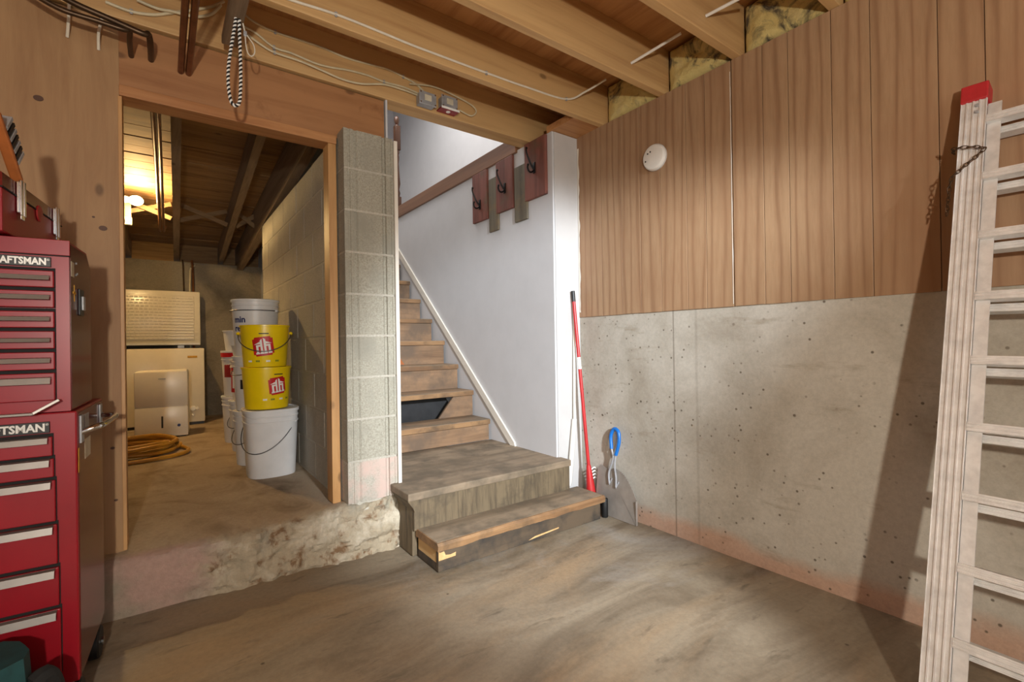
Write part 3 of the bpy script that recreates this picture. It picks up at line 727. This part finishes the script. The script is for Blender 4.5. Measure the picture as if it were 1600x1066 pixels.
# top chest
tt = empty('tool_chest', FR+Vector((0, 0, .837)), TZ, 'red tool chest with six slim drawers standing on the rolling cabinet', 'tool chest')
D2 = .29; Z = lambda z: z-.837
mb = MB(); x1 = -.012
mb.prism([(-W+.01, 0, 0), (-W+.01, 0, Z(1.284)), (-W+.01, D2-.06, Z(1.290)), (-W+.01, D2, Z(1.25)), (-W+.01, D2, 0)], (W-.01+x1, 0, 0)); mb.build('body', 'red_paint', tt)
mb = MB().prism([(x1-.001, .010, .004), (x1-.001, .010, Z(1.278)), (x1-.001, D2-.062, Z(1.284)), (x1-.001, D2-.004, Z(1.247)), (x1-.001, D2-.004, .004)], (.0022, 0, 0)); mb.build('side_panel', 'red_reflection_paint', tt)
B(-W+.01, x1+.002, -.003, .001, Z(1.243), Z(1.246)).build('lid_seam', 'black_gap', tt)
B(-W+.008, x1+.0025, -.004, .0, Z(1.246), Z(1.286), b=.001).build('lid_front', 'red_paint', tt)
zd = [(1.160, 1.206, 1.178, 1.191), (1.108, 1.154, 1.128, 1.141), (1.056, 1.101, 1.073, 1.085), (1.002, 1.050, 1.019, 1.030), (.948, .996, .966, .979), (.868, .942, .912, .929)]
for z0, z1, p0, p1 in zd:
    drawer(tt, Z(z0), Z(z1), -.040, Z(p0), Z(p1))
badge(tt, -.046, Z(1.2135), Z(1.239), 'CRAFTSMAN', .024, .80)
B(x1+.001, x1+.006, .10, .155, Z(1.095), Z(1.17), b=.002).build('handle_recess', 'black_plastic', tt)
B(x1+.006, x1+.011, .115, .142, Z(1.11), Z(1.15), b=.002).build('handle_pad', 'zinc', tt)
B(x1+.001, x1+.002, .018, .05, Z(1.195), Z(1.235)).build('sticker', 'sticker_paper', tt)
B(x1+.001, x1+.002, .050, .056, Z(1.13), Z(1.175)).box(x1+.001, x1+.002, .036, .07, Z(1.15), Z(1.156)).build('paint_cross', 'sticker_yellow', tt)
for y, z in ((.08, 1.238), (.075, 1.205), (.09, 1.21)):
    o = MB().lathe([(.003, 0), (.003, .002)], 8).build('rivet', 'zinc', tt); o.matrix_local = Matrix.Translation((x1+.001, y, Z(z))) @ Matrix.Rotation(PI/2, 4, 'Y')
# portable red toolbox on the chest
pA = at(14.5, 361, 2, 1.292); tA = at(14.5, 257, 1, pA.y); HB = tA.z-1.292
pB = at(104, 328, 2, tA.z)
dv = (pB-tA); ln = math.hypot(dv.x, dv.y); ang = math.atan2(dv.y, dv.x)
tb = empty('portable_toolbox', (pA.x-.012, pA.y, 1.291), ang-PI/2, 'old red metal toolbox with chrome latches on top of the tool chest', 'toolbox')
# local y along the latch face, x<0 into the box
WB = .18
B(-WB, 0, 0, ln, 0, HB*.66, b=.003).build('body', 'red_paint', tb)
MB().prism([(-WB, 0, HB*.66), (0.001, 0, HB*.66), (0.001, 0, HB*.88), (-.03, 0, HB), (-WB+.03, 0, HB), (-WB, 0, HB*.88)], (0, ln, 0)).build('lid', 'red_reflection_paint', tb)
B(-WB-.001, .002, -.002, ln+.002, HB*.655, HB*.675).build('rim', 'black_gap', tb)
for y in (ln*.22, ln*.84):
    lt = B(.001, .006, y-.018, y+.018, HB*.40, HB*.90, b=.002).build('latch', 'chrome', tb)
    for k in (-1, 1): B(.006, .012, y+k*.010-.006, y+k*.010+.006, HB*.36, HB*.93, b=.0025).build('latch_bar', 'chrome', lt)
    B(.006, .010, y-.012, y+.012, HB*.30, HB*.38, b=.002).build('latch_tongue', 'chrome', lt)
o = MB().lathe([(.024, 0), (.022, .003), (.001, .004)], 20).build('emblem', 'cover_red', tb, True); o.matrix_local = Matrix.Translation((.001, ln*.55, HB*.62)) @ Matrix.Rotation(PI/2, 4, 'Y')
# wooden-handled comb tool lying on that toolbox
wk = empty('paint_brush', at(4, 256, 1, pA.y+.06), ang-PI/2, 'wide brush with orange-brown wooden back lying on the old red toolbox', 'brush')
B(-.012, .012, -.02, .17, .004, .018, b=.004).build('wooden_back', 'orange_board', wk).matrix_local = Matrix.Rotation(math.radians(-42), 4, 'X') @ Matrix.Translation((0, -.09, .04))
for k in range(7):
    B(-.012, .012, -.02+.016*k, -.010+.016*k, .02, .075, b=.001).build('bristle_row', 'black_plastic' if k % 2 else 'zinc', wk).matrix_local = Matrix.Rotation(math.radians(-42), 4, 'X') @ Matrix.Translation((0, -.05, .04))
# folded rule lying on the cabinet ledge in front of the chest
fr_ = empty('folding_rule', FR+Vector((-.07, -.02, .838)), TZ, 'grey folding rule lying on the front edge of the tool cabinet', 'ruler')
B(-.18, -.005, -.026, -.006, -.002, .004, b=.001).build('rule_leaf', 'drawer_pull', fr_)
B(0, .058, -.012, .008, -.003, .004, b=.001).build('rule_leaf', 'drawer_pull', fr_).matrix_local = Matrix.Translation((-.008, -.014, 0)) @ Matrix.Rotation(math.radians(-33), 4, 'Y') @ Matrix.Rotation(math.radians(12), 4, 'Z')
# tool bag in the corner of the picture
tg = empty('tool_bag', (-.455, 1.49, 0), math.radians(24), 'teal and black canvas tool bag on the floor before the cabinet', 'tool bag')
tg.scale = (1, 1, 1.2)
mb = MB(); NB = 18; v = []; f = []
for j in range(8):
    t_ = j/7; sc_ = 1-.22*t_**2; z = .26*t_
    for i in range(NB):
        a = 2*PI*i/NB; ca, sa_ = math.cos(a), math.sin(a); k = 1/((abs(ca)**4+abs(sa_)**4)**.25)
        v.append((.22*ca*k*(1-.06*t_), .11*sa_*k*sc_, z))
for j in range(7):
    for i in range(NB): f.append((j*NB+i, j*NB+(i+1) % NB, (j+1)*NB+(i+1) % NB, (j+1)*NB+i))
f += [tuple(range(NB))[::-1], tuple(7*NB+i for i in range(NB))]
mb.add(v, f).build('body', 'teal_fabric', tg, True)
B(-.2, .2, -.124, -.114, .02, .12, b=.004).build('pocket', 'black_fabric', tg)
for s in (-1, 1):
    v = MB().tube([(-.1, s*.10, .05), (-.105, s*.112, .2), (-.07, s*.06, .31), (0, s*.05, .345), (.07, s*.06, .31), (.105, s*.112, .2), (.1, s*.10, .05)], .014, 8, 5)
    v.build('handle', 'black_fabric', tg, True)
MB().tube([(.20, -.06, .20), (.232, -.05, .20), (.255, -.02, .12), (.25, 0, .02)], .02, 8, 5).build('strap', 'black_fabric', tg, True)
B(.12, .16, -.127, -.122, .13, .2, b=.002).build('buckle', 'zinc', tg)

# ------------------------------------------------------------------ utility room things
def bucket_profile(R, H, ribs=True):
    p = [(R*.86, 0), (R*.875, .008), (R*.97, H*.80)]
    if ribs: p += [(R*1.0, H*.80), (R*1.0, H*.815), (R*.975, H*.82), (R*.978, H*.88), (R*1.005, H*.885), (R*1.005, H*.90), (R*.98, H*.905)]
    p += [(R*.985, H*.955), (R*1.03, H*.958), (R*1.03, H*.995), (R*1.01, H), (R*.95, H), (R*.95, H-.02)]
    return p
def bucket(x, y, z, R, H, mat, label, rim=True, ribs=True, handle=None, rz=0, sq=None, lid=True, group=None):
    b = empty('bucket', (x, y, z), rz, label, 'bucket', group)
    MB().lathe(bucket_profile(R, H, ribs), 44, cap=False, sq=sq).lathe([(R*.86, 0), (R*.86, .002)], 44, sq=sq).build('body', mat, b, True)
    if lid: MB().lathe([(R*.955, H-.012), (R*.955, H-.006)], 44, sq=sq).build('lid', mat, b, True)
    if handle is not None:
        a0, drop = handle; pts = []
        for i in range(13):
            t_ = i/12; a = a0-PI/2+PI*t_; pts.append((R*1.06*math.cos(a), R*1.06*math.sin(a), H*.80-drop*math.sin(PI*t_)))
        MB().tube(pts, .0028, 6, 3).build('bail', 'wire_grey', b, True)
        for s in (0, 12): MB().sphere(pts[s], .011, 8, 6).build('ear', mat, b, True)
    return b
def curved(polys, R, name, mat, par, a0, z0, rot=0, slope=0, n=6):
    """flat print: 2-D quads laid on a bucket wall at angle a0, height z0"""
    mb = MB(); ca, sa_ = math.cos(rot), math.sin(rot)
    for q in polys:
        (ax, ay), (bx, by), (cx, cy), (dx, dy) = q     # a-b bottom edge, d-c top edge
        v = []
        for j in range(n+1):
            t_ = j/n
            for p, p2 in (((ax, ay), (bx, by)), ((dx, dy), (cx, cy))):
                X = p[0]+(p2[0]-p[0])*t_; Y = p[1]+(p2[1]-p[1])*t_
                X, Y = X*ca-Y*sa_, X*sa_+Y*ca
                rad = R(z0+Y) if callable(R) else R
                a = a0+X/rad; v.append((rad*math.cos(a), rad*math.sin(a), z0+Y))
        mb.add(v, [(2*j, 2*j+2, 2*j+3, 2*j+1) for j in range(n)])
    return mb.build(name, mat, par)
def rect(x0, x1, y0, y1): return ((x0, y0), (x1, y0), (x1, y1), (x0, y1))
def hh_logo(par, R, H, a0, z0, s, rot):
    rad = lambda z: R*(.875+(.97-.875)*(z/(H*.8)))+.0018
    r2 = lambda z: rad(z)+.0012
    k = s*.5; c_ = s*.09
    curved([rect(-k, k, -k+c_, k-c_), ((-k+c_, k-c_), (k-c_, k-c_), (k-c_*1.3, k), (-k+c_*1.3, k)), ((-k+c_*1.3, -k), (k-c_*1.3, -k), (k-c_, -k+c_), (-k+c_, -k+c_))], rad, 'logo_ground', 'logo_red', par, a0, z0, rot)
    u = s
    P_ = [rect(-.34*u, -.23*u, -.34*u, .02*u), rect(-.34*u, -.12*u, .0*u, .09*u), rect(-.13*u, -.03*u, -.34*u, .30*u), rect(.04*u, .14*u, -.34*u, .36*u), rect(.14*u, .35*u, .0*u, .09*u), rect(.24*u, .35*u, -.34*u, .02*u),
          rect(-.38*u, -.19*u, -.39*u, -.31*u), rect(-.17*u, .0*u, -.39*u, -.31*u), rect(.01*u, .18*u, -.39*u, -.31*u), rect(.21*u, .40*u, -.39*u, -.31*u)]
    P_ += [((-.43*u, .13*u), (-.13*u, .13*u), (-.13*u, .25*u), (-.17*u, .24*u)), ((.14*u, .13*u), (.43*u, .13*u), (.19*u, .24*u), (.14*u, .25*u)), ((-.13*u, .30*u), (-.03*u, .30*u), (-.03*u, .40*u), (-.05*u, .39*u)), ((.04*u, .36*u), (.14*u, .36*u), (.10*u, .40*u), (.04*u, .43*u))]
    curved(P_, r2, 'logo_letters', 'print_white', par, a0, z0, rot, n=3)
    for i, (x, mm) in enumerate(((-.075, 'print_white'), (-.03, 'print_green'), (.025, 'print_white'), (.075, 'print_green'))):
        curved([rect(x*s*9-.011, x*s*9+.011, -.005, .005)], rad, 'small_print', mm, par, a0, z0-s*.78, 0, n=2)
    curved([rect(-.022, .03, -.002, .004)], rad, 'small_print', 'print_black', par, a0, z0+s*.66, 0, n=3)
AC = -PI/2-.18       # angle on a bucket that faces the camera
bx, by = .52, 3.19
bucket(bx, by, ZU, .147, .395, 'bucket_white', 'square-shouldered white bucket on floor carrying the two yellow buckets', handle=(AC-.55, .17), sq=3.2, group='buckets along the block wall')
y1_ = bucket(bx-.018, by, ZU+.397, .133, .245, 'bucket_yellow', 'lower yellow bucket, under another yellow bucket, with red house logo', ribs=False, group='buckets along the block wall')
hh_logo(y1_, .133, .245, AC+.50, .135, .10, .12)
y2_ = bucket(bx-.024, by, ZU+.644, .133, .245, 'bucket_yellow', 'topmost yellow bucket with wire bail and large red house logo', ribs=False, handle=(AC-.05, .105), group='buckets along the block wall')
hh_logo(y2_, .133, .245, AC-.05, .120, .11, .12)
# second column, white
cx, cy = .500, 3.56
bucket(cx, cy, ZU, .138, .35, 'bucket_white', 'white bucket on floor at bottom of tall stack behind yellow buckets', handle=(AC-.9, .14), group='buckets along the block wall')
o = bucket(cx, cy, ZU+.352, .138, .35, 'bucket_white', 'middle white bucket of tall stack behind yellow buckets', handle=(AC-.9, .05), group='buckets along the block wall')
curved([rect(-.014, .014, -.03, .03)], .132, 'small_print', 'print_black', o, AC-.62, .17)
o = bucket(cx, cy, ZU+.704, .140, .365, 'bucket_white', 'topmost white bucket of tall stack, blue print behind yellow buckets', handle=(AC-.6, -.0), group='buckets along the block wall')
for i, tx in enumerate(('min', 're')):
    me = text_mesh(tx, .056, .0004, .0015, 'LEFT')
    for v in me.vertices:
        rad = .134; a = AC-1.02+v.co.x/rad; z = .215-.055*i+v.co.y; rd = .140*(.875+.095*(z/.292))+.002+v.co.z
        v.co = Vector((rd*math.cos(a), rd*math.sin(a), z))
    mesh_obj('lettering', me, 'print_blue', o, Matrix.Identity(4))
# third and fourth columns
cx, cy = .535, 4.05
bucket(cx, cy, ZU, .15, .37, 'bucket_white', 'white bucket on floor under the pail with the red label', handle=(AC-.9, .12), group='buckets along the block wall')
o = bucket(cx, cy, ZU+.372, .14, .30, 'bucket_white', 'white pail with broad red label stacked on a white bucket', group='buckets along the block wall')
rad = .1375
curved([rect(-.075, .075, -.09, .09)], rad, 'label_red', 'logo_red', o, AC-.65, .15, n=8)
curved([rect(-.05, -.03, -.06, .06), rect(-.03, -.005, -.005, .01), rect(-.005, .01, -.06, .005), rect(.02, .04, -.06, .06), rect(.04, .06, -.005, .01)], rad+.0015, 'logo_letters', 'print_white', o, AC-.65, .15, n=3)
bucket(cx, cy, ZU+.674, .13, .10, 'bucket_white', 'shallow white tub on top of the pail with red label', ribs=False, group='buckets along the block wall')
cx, cy = .525, 4.46
bucket(cx, cy, ZU, .15, .37, 'bucket_white', 'farthest white bucket on floor along the block wall', group='buckets along the block wall')
o = bucket(cx, cy, ZU+.372, .15, .36, 'bucket_white', 'white bucket with dark red lid band on the farthest floor bucket', group='buckets along the block wall')
curved([rect(-.12, .12, -.02, .02)], .1535, 'label_red', 'logo_red', o, AC-.6, .33, n=8)
curved([rect(-.05, .03, -.05, .05)], .1435, 'label_red', 'cover_red', o, AC-.65, .2, n=5)
bucket(cx, cy, ZU+.734, .135, .16, 'bucket_white', 'small white pail topping the farthest bucket stack', ribs=False, group='buckets along the block wall')

# chest freezer with its lid up
fz = empty('chest_freezer', (0, 5.66, ZU), 0, 'white chest freezer with its lid open against the back wall', 'freezer')
FX0, FX1 = -.95, .335; FH = .755
B(FX0, FX1, 0, .52, .025, FH, b=.012).build('body', 'appliance_white', fz, True)
B(FX0+.01, FX1-.01, .01, .5, 0, .03).build('plinth', 'black_plastic', fz)
B(FX0+.04, FX1-.04, .05, .48, FH-.004, FH+.003).build('inner_well', 'black_gap', fz)
lid = B(FX0, FX1-.005, 0, .075, 0, .575, b=.012).build('lid', 'appliance_white', fz, True); lid.matrix_local = Matrix.Translation((0, .45, FH+.03)) @ Matrix.Rotation(math.radians(-2), 4, 'X')
B(FX0+.06, FX1-.06, -.008, .002, .05, .525, b=.006).build('lid_liner', 'appliance_white', lid, True)
mb = MB()
for j in range(15):
    for i in range(30):
        x = FX0+.09+i*(FX1-FX0-.18)/29+(.01 if j % 2 else 0); z = .075+j*.0305
        mb.box(x-.014, x+.014, -.018, -.007, z-.007, z+.007)
o = mb.build('dimples', 'appliance_white', lid); o['kind'] = 'stuff'
B(FX0+.01, FX1-.015, -.004, .004, .008, .024).build('gasket', 'white_plastic', lid)
for x in (FX1-.18, FX0+.2): B(x-.03, x+.03, .46, .50, FH-.02, FH+.06, b=.004).build('hinge', 'zinc', fz)
B(FX1-.14, FX1-.06, -.004, .002, FH-.095, FH-.075, b=.002).build('name_plate', 'sticker_yellow', fz)
for x, z, r in ((FX1-.10, .16, .026), (FX1-.065, .16, .014), (FX1-.10, .10, .012)):
    o = MB().lathe([(r, 0), (r, .012), (r*.8, .018), (.001, .018)], 18).build('control_knob', 'white_plastic', fz, True); o.matrix_local = Matrix.Translation((x, 0, z)) @ Matrix.Rotation(PI/2, 4, 'X')
# dehumidifier
dh = empty('dehumidifier', (0, 5.10, ZU), math.radians(-5), 'white upright dehumidifier standing in front of the chest freezer', 'dehumidifier')
B(-.185, .178, -.10, .14, .006, .57, b=.02).build('body', 'dehumidifier_white', dh, True)
B(-.187, .180, -.106, -.09, .010, .262, b=.006).build('water_tank', 'dehumidifier_white', dh, True)
B(-.187, .180, -.106, -.09, .268, .562, b=.008).build('front_panel', 'dehumidifier_white', dh, True)
B(-.008, .006, -.108, -.100, .085, .185, b=.003).build('level_window', 'black_plastic', dh)
o = MB().lathe([(.012, 0), (.012, .003)], 14).build('round_mark', 'print_blue', dh); o.matrix_local = Matrix.Translation((.115, -.1055, .10)) @ Matrix.Rotation(PI/2, 4, 'X')
B(-.025, .025, -.1072, -.105, .498, .504).build('maker_mark', 'zinc', dh)
for x in (-.15, .14): B(x-.02, x+.02, -.08, .1, 0, .008).build('foot', 'black_rubber', dh)
# coiled hose
pts = []
random.seed(3)
for i in range(12*6):
    a = i*2*PI/12; k = i//12; R = .26+.012*math.sin(k*2.3)+.01*random.uniform(-1, 1)
    pts.append((-.21+.02*math.sin(k*1.7)+R*1.05*math.cos(a), 4.42+.02*math.cos(k*2.1)+R*math.sin(a), ZU+.016+.013*k+.005*math.sin(a*3+k)))
pts += [(-.02, 4.60, ZU+.03), (.10, 4.42, ZU+.016), (.145, 4.22, ZU+.016), (.08, 4.08, ZU+.016), (-.1, 4.00, ZU+.016), (-.32, 4.0, ZU+.016), (-.55, 4.1, ZU+.016)]
tag(MB().tube(pts, .0135, 8, 4).build('garden_hose', 'hose_yellow', None, True), 'yellow-brown hose lying in a coil on the utility room floor', 'hose')
# bare bulb in a ceramic holder on the far joist
bl = empty('light_bulb', (-.235, 4.82, 2.175), 0, 'bare glowing bulb in a white lampholder under the utility room joists', 'light bulb')
MB().sphere((.075, 0, 0), .038, 20, 14, (1.25, 1, 1)).build('bulb', 'bulb_glass', bl, True)
o = MB().lathe([(.06, -.05), (.06, -.035), (.035, -.02), (.022, .03), (.001, .031)], 20).build('lampholder', 'white_plastic', bl, True); o.matrix_local = Matrix.Rotation(PI/2, 4, 'Y') @ Matrix.Translation((0, 0, 0))
B(-.12, -.052, -.03, .03, -.03, .03, b=.004).build('mounting_box', 'old_joist_y', bl)
pb = lamp('bulb_light', 'POINT', (-.135, 4.02, 1.985), 50, (1.0, .66, .27), shadow_soft_size=.035); pb.parent = bl; pb.location = (.085, -.055, -.02)
jb = empty('wall_outlet_box', (-.225, 4.9, 2.02), 0, 'small cream junction box below the bulb at the joists', 'junction box')
B(-.035, .035, -.02, .02, -.03, .03, b=.004).build('box', 'outlet_white', jb); MB().lathe([(.008, 0), (.008, .004)], 10).build('screw', 'zinc', jb).matrix_local = Matrix.Translation((0, -.02, 0)) @ Matrix.Rotation(PI/2, 4, 'X')
B(-.03, .03, -.0, .02, .03, .17).build('strap', 'bridging_wood', jb)
# pipes in the utility room
for i, x in enumerate((-.035, -.012)):
    p = MB().tube([(x, 2.472, 2.23), (x+.03, 5.2, 2.03), (x+.04, 5.3, 2.09)], .011, 10)
    tag(p.build('utility_pipe', 'copper', None, True), 'copper pipe, %s of the pair running under utility room ceiling' % ('left one', 'right one')[i], 'pipe', 'copper pipes under utility ceiling')
for i, (x, mt, r, lb) in enumerate(((.19, 'dark_pipe', .008, 'dark thin pipe rising up the back wall behind the freezer lid'), (.275, 'copper', .012, 'copper pipe rising up the back wall behind the freezer lid'), (.245, 'cable_cream', .008, 'pale curved cable rising up the back wall beside the copper pipe'))):
    q_ = [(x, 6.285-r, ZU), (x, 6.285-r, 1.7), (x-.01 if i < 2 else x+.025, 6.285-r, 1.95 if i < 2 else 1.86)]
    if i == 2: q_.append((x+.05, 6.285-r, 1.90))
    tag(MB().tube(q_, r, 8, 4).build('riser_pipe', mt, None, True), lb, 'pipe' if i < 2 else 'cable')

# ------------------------------------------------------------------ overhead services in the front room
def cable(name, pts, r, mat, label, cat='cable', staples=(), group=None):
    root = empty(name, pts[0], 0, label, cat, group); p0 = Vector(pts[0])
    MB().tube([Vector(p)-p0 for p in pts], r, 8, 6).build('sheath', mat, root, True)
    for q_ in staples:
        c = Vector(q_)-p0; B(c.x-.005, c.x+.005, c.y-.004, c.y+.004, c.z-.009, c.z+.009, b=.001).build('staple', 'zinc', root)
    return root
yj1 = 1.962-.040-.006
P1 = [at(x, y, 1, yj1) for x, y in ((400, -22), (455, 0), (525, 22.5), (593, 49.5), (640, 69), (682, 85), (760, 114), (825, 137), (885, 155))]
P1 += [at(915, 143, 1, 1.85), at(947, 124, 1, 1.74)]
cable('white_cable', P1, .0052, 'cable_white', 'white cable stapled along the joist above the stairway', staples=[P1[2], P1[6], P1[8]])
yj0 = YD-.012-.006
def on0(l, dy=0): return [at(x, y, 1, yj0-dy) for x, y in l]
A_ = on0([(376, 18), (400, 36), (430, 50), (470, 63), (505, 75), (540, 90), (575, 100), (605, 108), (630, 120), (652, 133), (668, 150)])
cable('upper_cable', A_, .005, 'cable_cream', 'uppermost cream cable on the joist leading to the metal boxes', staples=[A_[2], A_[8]], group='cream cables on the joist')
B_ = on0([(378, 40), (400, 52), (428, 74), (455, 83), (490, 98), (515, 105), (545, 110), (575, 118), (600, 128), (630, 136), (658, 148)], .004)
cable('middle_cable', B_, .005, 'cable_cream', 'middle cream cable on the joist, crossing the lowest one', staples=[B_[2], B_[8]], group='cream cables on the joist')
C_ = on0([(384, 52), (408, 70), (429, 82), (470, 96), (505, 111), (535, 124), (565, 131), (600, 132), (632, 141), (660, 152)], .011)
cable('lower_cable', C_, .005, 'cable_cream', 'lowest cream cable drooping along the joist to the boxes', staples=[C_[2]], group='cream cables on the joist')
D_ = on0([(640, 131), (675, 135), (705, 147), (735, 163), (744, 174), (736, 181), (718, 172)], .012)
cable('looped_cable', D_, .0045, 'cable_cream', 'cream cable looping round the second metal junction box', group='cream cables on the joist')
E_ = [at(x, y, 1, yj0-.004) for x, y in ((165, 3), (205, 18), (240, 23), (268, 20), (300, 16), (330, 10), (350, 2))]
cable('left_cable', E_, .006, 'cable_cream', 'thick cream cable swagging along joist behind the copper pipes', staples=[E_[1]])
F_ = [at(x, y, 1, yj0-.016) for x, y in ((214, 0), (245, 13), (270, 18), (305, 26), (330, 22), (345, 8))]
cable('left_cable', F_, .006, 'cable_cream', 'second cream cable sagging below the first behind the copper pipes')
for i, (a_, b_, c_, lb) in enumerate((((108, 4), (107, 32), (105, 58), 'short pale cable hanging into plywood above the tool chest'), ((159, 30), (154, 52), (154, 78), 'short bent pale cable hanging beside the dark pipes'))):
    q_ = [at(*a_, 1, YD-.03), at(*b_, 1, YD-.035), at(*c_, 1, YD-.004)]
    cable('cable_stub', q_, .005, 'cable_white', lb)
# junction boxes
for i, (px_, py_) in enumerate(((666, 157), (700, 163))):
    c = at(px_, py_, 1, yj0-.03)
    j = empty('junction_box', c, 0, ('left galvanised junction box on the joist over the stairs', 'right junction box on the joist with red cover underneath')[i], 'junction box', 'junction boxes over the stairs')
    B(-.045, .045, -.018, .03, -.03, .03, b=.004).build('box', 'zinc', j)
    B(-.05, .05, -.022, -.016, -.034, .036, b=.003).build('face_plate', 'zinc', j)
    B(-.02, .02, -.027, -.020, -.012, .02, b=.003).build('outlet', 'outlet_white', j)
    for x in (-.042, .042):
        for z in (-.026, .028): MB().lathe([(.005, 0), (.004, .004)], 8).build('screw', 'chrome', j).matrix_local = Matrix.Translation((x, -.022, z)) @ Matrix.Rotation(PI/2, 4, 'X')
    if i:
        cv = B(-.055, .055, -.03, .032, -.042, -.034, b=.002).build('cover', 'cover_red', j)
        B(-.056, .056, -.031, -.0295, -.044, -.032).build('cover_rim', 'print_white', cv)
        MB().lathe([(.012, -.0445), (.012, -.0415)], 12).build('cover_mark', 'print_white', cv)
# copper pair into the beam
for i, x in enumerate((.073, .100)):
    tag(MB().tube([(x, -1.5, 2.142), (x-.002, 2.375, 2.134)], .0115, 12).build('copper_pipe', 'copper', None, True), 'copper pipe, %s of overhead pair entering a hole in beam' % ('left', 'right')[i], 'pipe', 'overhead copper pair')
o = tag(B(.205, .262, .3, 2.245, ZJ-.038, ZJ-.003, b=.003).build('batten', 'old_joist_y'), 'grey wooden batten nailed under the joists beside the copper pipes', 'batten')
for i, (l_, e_) in enumerate(((((40, -40), (110, 2), (170, 29), (222, 52)), (236, 94)), (((20, -30), (90, 12), (150, 32), (192, 46)), (205, 88)))):
    q_ = [at(x, y, 1, 2.19) for x, y in l_]; last = at(*e_, 1, YD+.004); el = q_[-1].copy()
    q_ += [Vector((el.x+.018, 2.205, last.z+.012)), Vector((last.x, 2.26, last.z)), last]
    tag(MB().tube(q_, .0105 if i == 0 else .009, 12, 6).build('dark_pipe', 'dark_pipe', None, True), 'dark bent pipe, %s, turning into the beam above the doorway' % ('thicker upper one', 'thinner lower one')[i], 'pipe', 'dark pipes above the doorway')
# hanging rope loop: two twisted strands, and a white cord with a loop
rope = [at(x, y, 1, 2.04) for x, y in ((373, -25), (371, 10), (366, 45), (361, 75), (357, 105), (357, 135), (361, 158), (367, 165), (374, 160), (376, 135), (376, 105), (375, 70), (374, 35), (376, -10), (377, -25))]
ro = empty('rope_loop', rope[0], 0, 'black and white twisted rope hanging in a long loop before the beam', 'rope')
def helix(path, R, turns, ph):
    P_ = []; Pv = [Vector(p)-rope[0] for p in path]; n_ = len(Pv); out = []
    for i in range(n_-1):
        p0, p1, p2, p3 = Pv[max(i-1, 0)], Pv[i], Pv[i+1], Pv[min(i+2, n_-1)]
        for k in range(30):
            u = k/30; P_.append(.5*((2*p1)+(p2-p0)*u+(2*p0-5*p1+4*p2-p3)*u*u+(-p0+3*p1-3*p2+p3)*u**3))
    ln = 0
    for i, p in enumerate(P_):
        d = (P_[min(i+1, len(P_)-1)]-P_[max(i-1, 0)]).normalized(); s1 = d.cross(Vector((0, 1, 0))).normalized(); s2 = d.cross(s1)
        if i: ln += (p-P_[i-1]).length
        a = ln*2*PI/.016+ph; out.append(p+s1*math.cos(a)*R+s2*math.sin(a)*R)
    return out
MB().tube(helix(rope, .0028, 1, 0), .0036, 6).build('white_strand', 'print_white', ro, True)
MB().tube(helix(rope, .0028, 1, PI), .0036, 6).build('black_strand', 'black_fabric', ro, True)
cord = [at(x, y, 1, 2.06) for x, y in ((368, -20), (372, 5), (378, 30), (383, 52))]
wc = empty('pull_cord', cord[0], 0, 'thin white cord ending in a small loop beside the rope', 'cord')
c0 = cord[0]
MB().tube([p-c0 for p in cord], .0028, 6, 4).build('cord', 'cable_white', wc, True)
MB().tube([at(x, y, 1, 2.06)-c0 for x, y in ((383, 52), (384, 68), (387, 82), (393, 88), (398, 82), (396, 70), (388, 58), (384, 53))], .0022, 6, 4).build('loop', 'cable_white', wc, True)
p = cord[-1]-c0; B(p.x-.006, p.x+.006, p.y-.005, p.y+.005, p.z-.012, p.z+.008, b=.002).build('crimp', 'zinc', wc)
# insulation batts on the sill
names = ('dusty yellow insulation batt nearest the white stair post', 'yellow insulation batt above smoke alarm between second and third joists', 'largest bright yellow insulation batt showing over the panelling', 'yellow insulation batt at top edge of picture above ladder')
for i, (a_, b_) in enumerate(((1.541, 1.922), (1.142, 1.501), (.754, 1.102), (.348, .714))):
    mb = MB(); v = []; f = []; ny_, nz_ = 34, 24
    for j in range(nz_+1):
        for k in range(ny_+1):
            y = a_+.003+(b_-a_-.006)*k/ny_; z = ZJ+.002+.222*j/nz_
            e = min(1, 4*min(k/ny_, 1-k/ny_), 5*min(j/nz_, 1-j/nz_))
            x = XW+.035-.045*e**.5+.016*noise.fractal(Vector((y*14, z*14, i)), .9, 2.1, 5)*max(.25, e)
            v.append((max(x, XW-.012), y, z))
    for j in range(nz_):
        for k in range(ny_): q_ = j*(ny_+1)+k; f.append((q_, q_+1, q_+ny_+2, q_+ny_+1))
    mb.add(v, f); mb.box(XW+.04, XW+.13, a_+.004, b_-.004, ZJ+.003, ZJ+.225)
    tag(mb.build('insulation_batt', 'insulation', None, True), names[i], 'insulation', 'insulation batts on the sill')
# white conduit stubs poking out by the insulation
for i, ((x0, y0), (x1, y1), yy, lb) in enumerate((((986, 99), (1064, 52), 1.10, 'white plastic conduit stub beside the third joist near smoke alarm'), ((1103, 25), (1185, -18), .70, 'white plastic conduit stub at top edge of picture above panelling'))):
    e1 = at(x1, y1, 1, yy+.385); e0 = at(x0, y0, 1, yy+.02)
    e0 = at(x0, y0, 1, 1.50 if i == 0 else 1.10); e0.y -= .0; e1 = at(x1, y1, 1, 1.28 if i == 0 else .90)
    tag(MB().tube([e0, e1], .0065, 8).build('conduit_stub', 'white_plastic', None, True), lb, 'conduit', 'white conduit stubs')
